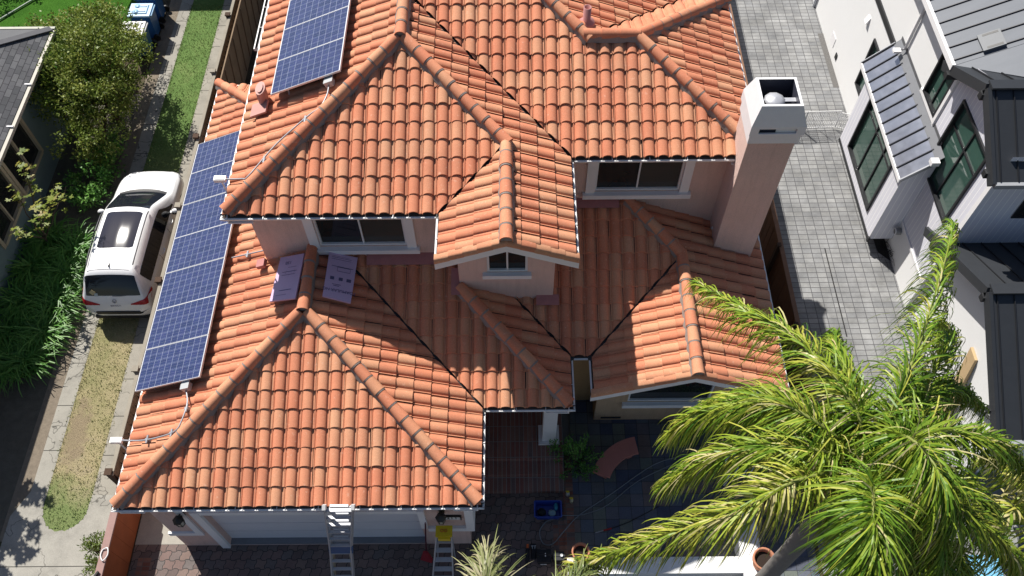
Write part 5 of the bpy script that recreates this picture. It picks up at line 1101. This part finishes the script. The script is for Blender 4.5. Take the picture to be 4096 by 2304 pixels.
palm('tall feather palm with grey trunk and long yellow-green fronds over the courtyard',(4.72,4.20,0),(4.72,4.20,8.7),[
    ([(4.72,4.20,9.00),(4.93,4.72,9.70),(5.61,5.84,9.70),(6.43,7.18,9.30),(7.23,8.52,8.70)],1,dict(yel=0.45)),
    ([(4.72,4.20,9.00),(4.36,4.82,9.80),(3.89,5.86,9.60),(3.42,6.79,8.90),(3.09,7.91,7.90)],2,dict(yel=0.62)),
    ([(4.72,4.20,9.00),(3.94,4.52,9.70),(3.32,4.92,9.60),(2.62,5.08,8.80),(2.36,5.20,7.80)],3,dict(yel=0.60)),
    ([(4.72,4.20,9.00),(3.88,4.21,9.60),(3.14,4.34,9.40),(2.58,4.45,8.60),(2.23,4.52,7.40)],4,dict(yel=0.60)),
    ([(4.72,4.20,9.00),(3.58,3.82,9.60),(2.72,3.47,9.40),(1.78,3.36,8.60),(0.77,3.33,7.50)],5,dict(yel=0.75)),
    ([(4.72,4.20,9.00),(4.84,4.27,9.90),(5.00,3.80,10.20),(5.10,3.38,10.00),(5.31,2.70,9.00)],6,dict(yel=0.50)),
    ([(4.72,4.20,9.00),(4.33,3.57,9.90),(4.12,3.08,10.20),(4.05,2.65,10.10),(4.16,2.32,9.50)],7,dict(yel=0.45)),
    ([(4.72,4.20,9.00),(5.32,4.44,9.60),(6.00,4.43,9.50),(6.65,4.47,9.00),(7.29,4.45,8.30)],8,dict(yel=0.50)),
    ([(4.72,4.20,9.00),(4.96,3.64,9.80),(5.54,3.29,9.70),(6.27,3.09,9.00),(6.86,2.89,8.20)],9,dict(yel=0.60)),
    ([(4.72,4.20,9.00),(4.47,4.58,9.70),(4.48,5.21,9.60),(4.70,6.00,9.00),(5.07,6.75,8.20)],10,dict(yel=0.45)),
    ([(4.72,4.20,9.00),(4.90,3.91,9.50),(5.01,3.42,9.20),(5.30,3.20,8.40),(5.65,3.09,7.40)],13,dict(yel=0.35)),
    ([(4.72,4.20,9.00),(5.32,4.75,9.30),(6.06,5.39,8.90),(6.78,5.73,8.20),(7.60,5.94,7.20)],14,dict(yel=0.40)),
    ([(4.72,4.20,8.90),(4.46,3.72,9.3),(4.32,3.40,9.1),(4.28,3.15,8.3)],15,dict(yel=.50,n=170)),
    ([(4.72,4.20,8.90),(5.5,3.95,9.2),(6.25,3.75,8.8),(6.9,3.6,7.8)],16,dict(yel=.55)),
    ([(4.72,4.20,8.80),(4.1,4.9,9.0),(3.5,5.5,8.4),(3.1,6.0,7.2)],17,dict(yel=.55)),
    ([(4.72,4.20,8.80),(5.5,5.0,9.2),(6.4,6.2,8.9),(7.1,7.2,7.7)],18,dict(yel=.5)),
    ([(4.72,4.20,8.70),(5.6,3.4,8.6),(6.3,2.9,7.8),(6.8,2.6,6.6)],19,dict(yel=.5)),
    ([(4.72,4.20,8.70),(5.3,3.2,8.8),(5.7,2.7,8.2),(6.0,2.3,7.2)],20,dict(yel=.5)),
],PALM)
palm('palm at the bottom edge whose pale frond tips cover the stepladder foot',(-.2,1.6,0),(-.2,1.6,7.0),[
 ([(-.2,1.6,7.2),(-.38,2.5,7.9),(-.44,3.1,7.9),(-.42,3.55,7.5)],41,dict(n=190,L=.75,yel=.62,droop=1.)),
 ([(-.2,1.6,7.2),(.35,2.5,7.9),(.9,3.1,7.9),(1.35,3.5,7.4)],42,dict(n=180,L=.7,yel=.3)),
 ([(-.2,1.6,7.2),(-.9,2.0,7.6),(-1.6,2.3,7.2),(-2.2,2.4,6.4)],43,dict(n=50,L=.5,yel=.5)),
 ([(-.2,1.6,7.2),(.5,1.2,7.6),(1.3,1.0,7.2),(1.9,.8,6.2)],44,dict(n=50,L=.5)),
 ([(-.2,1.6,7.2),(-.7,.9,7.6),(-1.3,.3,7.2),(-1.7,-.2,6.2)],45,dict(n=50,L=.5)),
 ([(-.2,1.6,7.2),(.2,.8,7.6),(.4,0,7.2),(.5,-.7,6.2)],46,dict(n=50,L=.5))],PALMD,.13)
palm('small yellow-green palm clump beside the dark roof at the lower right edge',(10.6,6.0,0),(10.6,6.0,1.4),[
 ([(10.6,6.0,1.5),(10.35,6.4,2.6),(10.1,6.6,3.0),(9.8,6.7,2.7)],51,dict(n=40,L=.55,yel=.8,w=.055)),
 ([(10.6,6.0,1.5),(10.3,5.8,2.6),(9.95,5.5,2.9),(9.6,5.2,2.5)],52,dict(n=40,L=.55,yel=.75,w=.055)),
 ([(10.6,6.0,1.5),(10.5,5.4,2.5),(10.35,4.9,2.7),(10.2,4.5,2.2)],53,dict(n=40,L=.55,yel=.75,w=.055)),
 ([(10.6,6.0,1.5),(10.9,6.3,2.6),(11.1,6.6,2.8),(11.3,6.8,2.3)],54,dict(n=40,L=.55,yel=.8,w=.055)),
 ([(10.6,6.0,1.5),(10.9,5.6,2.6),(11.2,5.3,2.8),(11.4,4.9,2.3)],55,dict(n=40,L=.55,yel=.7,w=.055)),
 ([(10.6,6.0,1.5),(10.55,6.05,2.8),(10.3,6.1,3.5),(9.9,6.1,3.5)],56,dict(n=40,L=.55,yel=.85,w=.055))],PALM,.10)
# ------------------------------------------------------------------ fence, gate and modern house on the right
t=thing('plank_fence','dark brown plank fence in shade between the tiled house and the grey paver path','fence',(6.95,15,0))
m=MB(); rnd=random.Random(4); y=6.0
while y<28: m.box(6.94+rnd.uniform(-.004,.004),6.97,y,y+.135,.02,1.8+rnd.uniform(-.012,.012),0,rnd.random()); y+=.14
m.build('boards',M('brown_fence_boards',(.16,.075,.04),.9,.35,3,.5),t); MB().box(6.90,7.01,6,28,1.80,1.84).build('cap_rail',M('brown_cap',(.22,.12,.075),.9,.3),t)
for yy in (8.2,10.6,13.0,15.4,17.8,20.2,22.6): MB().box(6.84,6.94,yy-.05,yy+.05,0,1.9).build('post',WOODD,t)
MB().box(7.02,7.35,6,28,.0,.05).build('concrete_kerb',CONC2,t)
t=thing('wire_gate','low white wire gate standing across the grey paver path','gate',(9,18.7,0)); GW=M('white_wire_gate',(.78,.78,.78),.4,.05)
def gpanel(a,b,h,name):
    m=MB(); a=V(a);b=V(b); n=int((b-a).length/.055)
    for z in (.08,h): m.tube([a+V((0,0,z)),b+V((0,0,z))],.014,6)
    for k in range(n+1): p=a.lerp(b,k/n); m.tube([p+V((0,0,.08)),p+V((0,0,h))],.0095 if k%9 else .018,4,caps=False)
    for z in (.3,.52): m.tube([a+V((0,0,z)),b+V((0,0,z))],.006,4)
    m.build(name,GW,t)
gpanel((7.05,18.72,0),(9.05,18.75,0),.78,'wire_panel'); gpanel((9.08,18.76,0),(10.1,18.80,0),.78,'wire_panel'); gpanel((10.12,18.80,0),(10.62,18.62,0),.70,'wire_panel')
NB=thing('white_modern_house','white stucco and pale grooved siding house with dark standing-seam metal roofs','house',(13,14,0))
WST=M('bright_white_stucco',(.86,.86,.86),.85,.03,1.5,.15,fine=120)
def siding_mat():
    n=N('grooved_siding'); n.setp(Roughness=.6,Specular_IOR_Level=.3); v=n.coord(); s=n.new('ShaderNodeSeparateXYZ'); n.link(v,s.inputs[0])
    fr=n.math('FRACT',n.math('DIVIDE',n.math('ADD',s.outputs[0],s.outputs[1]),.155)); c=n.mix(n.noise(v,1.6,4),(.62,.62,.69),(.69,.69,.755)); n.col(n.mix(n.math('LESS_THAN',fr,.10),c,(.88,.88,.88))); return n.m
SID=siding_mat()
XW=10.65
w=MB(); wall(w,'x',15.2,27,0,6.06,XW,[(18.78,19.72,1.05,2.8),(15.3,16.28,4.07,5.55)],depth=.12); wall(w,'x',12.2,15.2,0,1.18,XW,[]); 
w.quad((XW,12.2,0),(17,12.2,0),(17,12.2,3.0),(XW,12.2,3.0)); w.build('white_wall',WST,NB)
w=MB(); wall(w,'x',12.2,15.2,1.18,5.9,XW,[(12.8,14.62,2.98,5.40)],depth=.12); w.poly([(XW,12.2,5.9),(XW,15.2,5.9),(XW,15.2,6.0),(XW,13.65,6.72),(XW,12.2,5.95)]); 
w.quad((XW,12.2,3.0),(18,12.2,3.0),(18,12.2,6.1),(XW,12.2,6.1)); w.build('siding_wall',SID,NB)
MB().box(XW-.03,XW-.001,12.2,15.2,1.16,1.24).build('base_trim',TRIM,NB); MB().box(XW-.035,XW-.001,12.17,12.3,1.24,5.6).build('corner_trim',TRIM,NB); MB().box(XW-.03,XW-.001,15.17,15.29,3.9,5.7).build('corner_trim',TRIM,NB)
MB().box(XW-.05,XW-.001,18.45,27,3.48,3.66).build('ledge_flashing',DARK,NB)
G=GREEN
def nwin(a0,a1,z0,z1,c,panes,mull=(),rail=()): return window(NB,'x',a0,a1,z0,z1,c,DARK,panes,fw=.062,rec=.05,proud=.05,mull=mull,rail=rail)
nwin(18.78,19.72,1.05,2.8,XW,[(.05,.95,.03,.97,G)])
nwin(15.3,16.28,4.07,5.55,XW,[(.05,.5,.03,.97,G),(.5,.95,.03,.97,G)],mull=(.5,))
nwin(12.8,14.62,2.98,5.40,XW,[(.04,.5,.03,.68,G),(.5,.96,.03,.68,G),(.04,.5,.68,.97,G),(.5,.96,.68,.97,G)],mull=(.5,),rail=((0,1,.68),))
m=MB(); m.box(XW-.045,XW-.001,15.19,15.3,3.95,5.7); m.box(XW-.045,XW-.001,15.3,16.4,3.95,4.07); m.build('window_surround',TRIM,NB)
# dark front window
MB().box(11.6,14.5,12.165,12.199,4.0,5.2).build('window',DARK,NB); MB().quad((11.7,12.16,4.1),(14.4,12.16,4.1),(14.4,12.16,5.1),(11.7,12.16,5.1)).build('window_pane',GLASS,NB)
# box bay
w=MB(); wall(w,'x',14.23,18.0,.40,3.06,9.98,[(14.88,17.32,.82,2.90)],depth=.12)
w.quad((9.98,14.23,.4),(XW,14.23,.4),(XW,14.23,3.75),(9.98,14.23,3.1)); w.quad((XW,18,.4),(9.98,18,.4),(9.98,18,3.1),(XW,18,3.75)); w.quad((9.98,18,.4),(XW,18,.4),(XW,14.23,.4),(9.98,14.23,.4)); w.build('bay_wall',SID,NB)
nwin(14.88,17.32,.82,2.90,9.98,[(.03,.52,.03,.5,G),(.52,.97,.03,.5,G),(.03,.97,.5,.97,G)],mull=(.30,.62),rail=((0,1,.78),))
m=MB(); m.box(9.955,9.979,14.2,18.0,.36,.46); m.box(9.94,10.0,14.17,14.25,.33,.5); m.build('bay_base_trim',DARK,NB)
BS_=N('bright_seam_metal'); BS_.setp(Metallic=.85,Roughness=.28); v=BS_.coord(); BS_.col(BS_.mix(BS_.noise(v,2.2,4),(.19,.20,.235),(.40,.415,.47))); BS_.bump(BS_.noise(v,1.6,2),.25,.06); BSM=BS_.m
def seam_roof(name,P,along,n,mat,seam_mat,off=.0,skip=0):
    """P: 3-d quad (a,b,c,d), a-b eave, d-c upper edge; ribs from eave to upper edge"""
    P=[V(p) for p in P]; m=MB(); m.slab(P,.06); s=m; nn=(P[1]-P[0]).cross(P[3]-P[0]).normalized()
    if nn.z<0: nn=-nn
    for k in range(n+1):
        f=(k+off)/n
        if f>1.001: continue
        a=P[0].lerp(P[1],f); b=P[3].lerp(P[2],f); s.beam(a+nn*.016,b+nn*.016,.026,.035,1,up=tuple(nn))
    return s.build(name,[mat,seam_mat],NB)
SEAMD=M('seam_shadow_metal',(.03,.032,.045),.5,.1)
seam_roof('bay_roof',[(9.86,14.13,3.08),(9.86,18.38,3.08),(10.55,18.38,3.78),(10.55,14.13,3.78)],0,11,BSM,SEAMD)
m=MB(); m.add([(10.5,14.13,3.75),(10.5,18.4,3.75),(XW-.004,18.4,3.92),(XW-.004,14.13,3.92)],[(3,2,1,0)]); m.add([(10.645,14.5,3.9),(10.645,18.4,3.9),(10.645,18.4,4.03),(10.645,14.5,4.03)],[(0,1,2,3)]); m.build('roof_flashing',M('grey_flashing',(.20,.205,.22),.45,.12,4,metal=.4),NB)
m=MB(); m.box(9.825,9.86,14.1,18.42,2.98,3.095); m.build('gutter',TRIM,NB); m=MB(); m.obox((10.2,14.11,3.42),(.69,0,.70),(0,1,0),(-.7,0,.69),.50,.02,.05); m.obox((10.2,18.40,3.42),(.69,0,.70),(0,1,0),(-.7,0,.69),.50,.012,.05); m.build('rake_trim',STEEL,NB); MB().box(10.35,10.55,14.02,14.2,3.7,3.83).build('gutter_outlet',TRIM,NB)
m=MB(); m.tube([(10.60,17.92,5.9),(10.60,17.92,4.0),(10.45,17.92,3.92)],.04,8); m.box(10.30,10.5,17.85,18.0,3.9,3.97); m.build('downspout',TRIM,NB)
m=MB(); m.hexa([(10.55,20.45,2.70),(10.65,20.45,2.70),(10.65,20.65,2.70),(10.55,20.65,2.70)],[(10.63,20.45,2.9),(10.65,20.45,2.9),(10.65,20.65,2.9),(10.63,20.65,2.9)]); m.build('vent_hood',TRIM,NB)
MB().box(10.635,10.649,22.1,22.5,.35,.7).build('access_panel',TRIM,NB); MB().tube([(10.60,24.6,0),(10.60,24.6,3.4)],.05,8).build('downspout',M('pipe_paint',(.6,.62,.66),.5),NB); MB().box(10.62,10.649,21.55,21.7,.3,.5).build('hose_bib_box',DARK,NB)
SMT=N('dark_seam_metal'); SMT.setp(Metallic=0.,Roughness=.5,Specular_IOR_Level=.3); v=SMT.coord(scale=(1,3,1)); SMT.col(SMT.mix(SMT.noise(v,1.5,4),(.075,.087,.108),(.108,.12,.145))); SMT=SMT.m
CHAR=M('charcoal_metal',(.045,.049,.056),.45,.12,4,metal=.3)
k=.489; mz=lambda x: 6+k*(x-10.3)
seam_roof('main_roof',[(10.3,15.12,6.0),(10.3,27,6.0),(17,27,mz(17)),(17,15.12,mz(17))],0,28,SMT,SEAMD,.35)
MB().slab([(10.3,15.11,6.0),(17,15.11,mz(17)),(17,13.66,mz(17)),(11.92,13.66,mz(11.92))],.05).build('main_roof',SMT,NB)
m=MB(); m.box(10.22,10.30,15.1,27,5.86,6.02); m.build('gutter',TRIM,NB); MB().box(10.3,10.64,15.1,27,5.86,5.9).build('soffit',TRIM,NB)
# low square hatch on the main roof
x=11.05; m=MB(); m.obox((11.05,15.45,mz(11.05)+.05),(1,0,k),(0,1,0),(-k,0,1),.24,.26,.05); m.build('roof_hatch',M('hatch_grey',(.12,.13,.145),.5,.1),NB); m=MB()
for s in (-.2,.2): m.obox((11.05-.0+s*.0,15.45+s,mz(11.05)+.103),(1,0,k),(0,1,0),(-k,0,1),.17,.03,.006)
m.build('hatch_strips',DARK,NB)
# cross gable facing the tiled house
def gable(xr,ya,yr,yb,ze,zr,xend,nb):
    m=MB(); m.slab([(xr,ya,ze),(xend,ya,ze),(xend,yr,zr),(xr,yr,zr)],.07); s=m
    for q in range(int((xend-xr)/.38)): x=xr+.12+q*.38; s.beam((x,ya,ze+.014),(x,yr-.05,zr-.01),.02,.03,1)
    fo=s.build('front_roof',[CHAR,DARK],NB); m=MB(); m.beam((xr,yr,zr+.03),(xend,yr,zr+.03),.26,.05); m.build('ridge_cap',CHAR,fo)
    for a,b in (((ya,ze),(yr,zr)),((yb,ze),(yr,zr))):
        m=MB(); m.beam((xr-.02,a[0],a[1]-.10),(xr-.02,b[0],b[1]-.10),.08,.24); m.build('rake_board',CHAR,NB)
    for f in nb: 
        y=ya+(yb-ya)*f; z=ze+(zr-ze)*(1-abs(2*f-1)); MB().box(xr-.10,xr+.4,y-.07,y+.07,z-.36,z-.20).build('outlooker_beam',DARK,NB)
    MB().box(xr,xend,ya-.09,ya,ze-.12,ze+.0).build('gutter',M('dark_gutter_lip',(.30,.31,.33),.5,.1),NB)
gable(10.3,11.8,13.65,15.5,5.75,6.76,18,(.09,.5,.9))
m=MB(); m.slab([(10.3,13.65,6.76),(11.92,13.65,6.76),(10.3,15.11,6.0)],.05)
for q in (10.55,11.0): m.beam((q,13.7,6.76),(q,13.65+1.46*(1-(q-10.3)/1.62),6.03+.75*(q-10.3)/1.62),.02,.03,1)
m.build('back_roof',[CHAR,DARK],NB)
# porch gable, lower and nearer
gable(10.45,7.25,10.12,12.95,2.58,4.12,18,(.12,.5,.9))
m=MB(); m.slab([(10.45,10.12,4.12),(18,10.12,4.12),(18,12.19,3.0),(10.66,12.19,3.0),(10.45,12.95,2.58)],.05)
for q in range(8): x=10.9+q*.45; m.beam((x,10.15,4.12),(x,12.17,3.03),.02,.03,1)
m.build('back_roof',[CHAR,DARK],NB)
w=MB(); wall(w,'x',7.5,12.2,0,2.7,10.82,[]); w.poly([(10.82,7.5,2.7),(10.82,12.2,2.7),(10.82,10.12,3.98)]); w.quad((10.82,7.5,0),(17,7.5,0),(17,7.5,2.7),(10.82,7.5,2.7)); w.build('porch_wall',WST,NB)
m=MB(); m.beam((10.80,7.6,2.3),(10.80,9.0,1.2),.03,.12,up=(1,0,0)); m.build('porch_brace',DARK,NB)
t=thing('wood_plank','long tan wooden plank leaning on the white wall behind the palm','plank',(10.6,9.2,0)); MB().hexa([(10.55,8.6,.0),(10.62,8.6,0),(10.62,8.95,0),(10.55,8.95,0)],[(10.74,9.4,2.2),(10.81,9.4,2.2),(10.81,9.75,2.2),(10.74,9.75,2.2)]).build('plank_board',M('tan_plywood',(.50,.36,.20),.8,.15,4),t)
t=thing('bay_shade_mesh','black sheet and mesh standing in for the shade under the bay corner','shade mesh',(10.5,14,0)); m=MB(); rnd=random.Random(9)  # black sheet paints the shade under the bay, mesh strands on top
for i in range(60):
    a=V((10.42+rnd.random()*.25,13.75+rnd.random()*1.2,.02+rnd.random()*.25)); b=a+V((rnd.uniform(-.2,.2),rnd.uniform(-.35,.35),rnd.uniform(-.1,.15))); b.z=max(.02,b.z); m.tube([a,(a+b)/2+V((0,0,.05)),b],.006,4)
m.prism([(10.35,14.05),(10.62,13.75),(10.64,14.9),(10.3,14.9)],.005,.03); m.build('shade_sheet_mesh',M('shade_black',(.012,.012,.012),.8),t)
m=MB(); m.lathe((10.70,13.95,.95),[(0,.0)],8) if False else None
t=thing('hose_reel','small grey round hose reel on the lower white wall beside the bay','reel',(10.6,14.05,.8)); m=MB(); m.tube([(10.50,14.08,.95),(10.64,14.08,.95)],.10,14); m.build('drum',M('reel_grey',(.3,.3,.3),.5),t); MB().tube([(10.49,14.08+.085*math.cos(q*.6),.95+.085*math.sin(q*.6)) for q in range(12)],.014,6).build('hose_coil',TRIM,t)
# blue bin at the bottom edge
bin_(10.18,4.82,0,M('sky_blue_bin',(.12,.38,.62),.4,.1),M('sky_blue_lid',(.20,.50,.75),.35,.1),'sky-blue wheeled bin under the palm at the bottom right edge')
# the gravel by the bay etc. is in the setting; dark strip drain in the path
tag(MB().box(8.86,8.89,11.3,14.2,.001,.006).build('drain_slot',IRON),'thin black drain slot running along the grey paver path','drain')
# shared groups for look-alikes
for k,gname in (('wheeled_bin','wheeled bins'),('terracotta_pot','terracotta pots in the courtyard'),('spray_bottle','spray bottles beside the steps'),('foam_board','foam boards lying on the roof'),('electrical_conduit','conduits on the tiled roof'),('pale_pole','thin poles on the lawn')):
    for o in bpy.data.objects:
        if o.parent is None and o.name.split('.')[0]==k: o['group']=gname
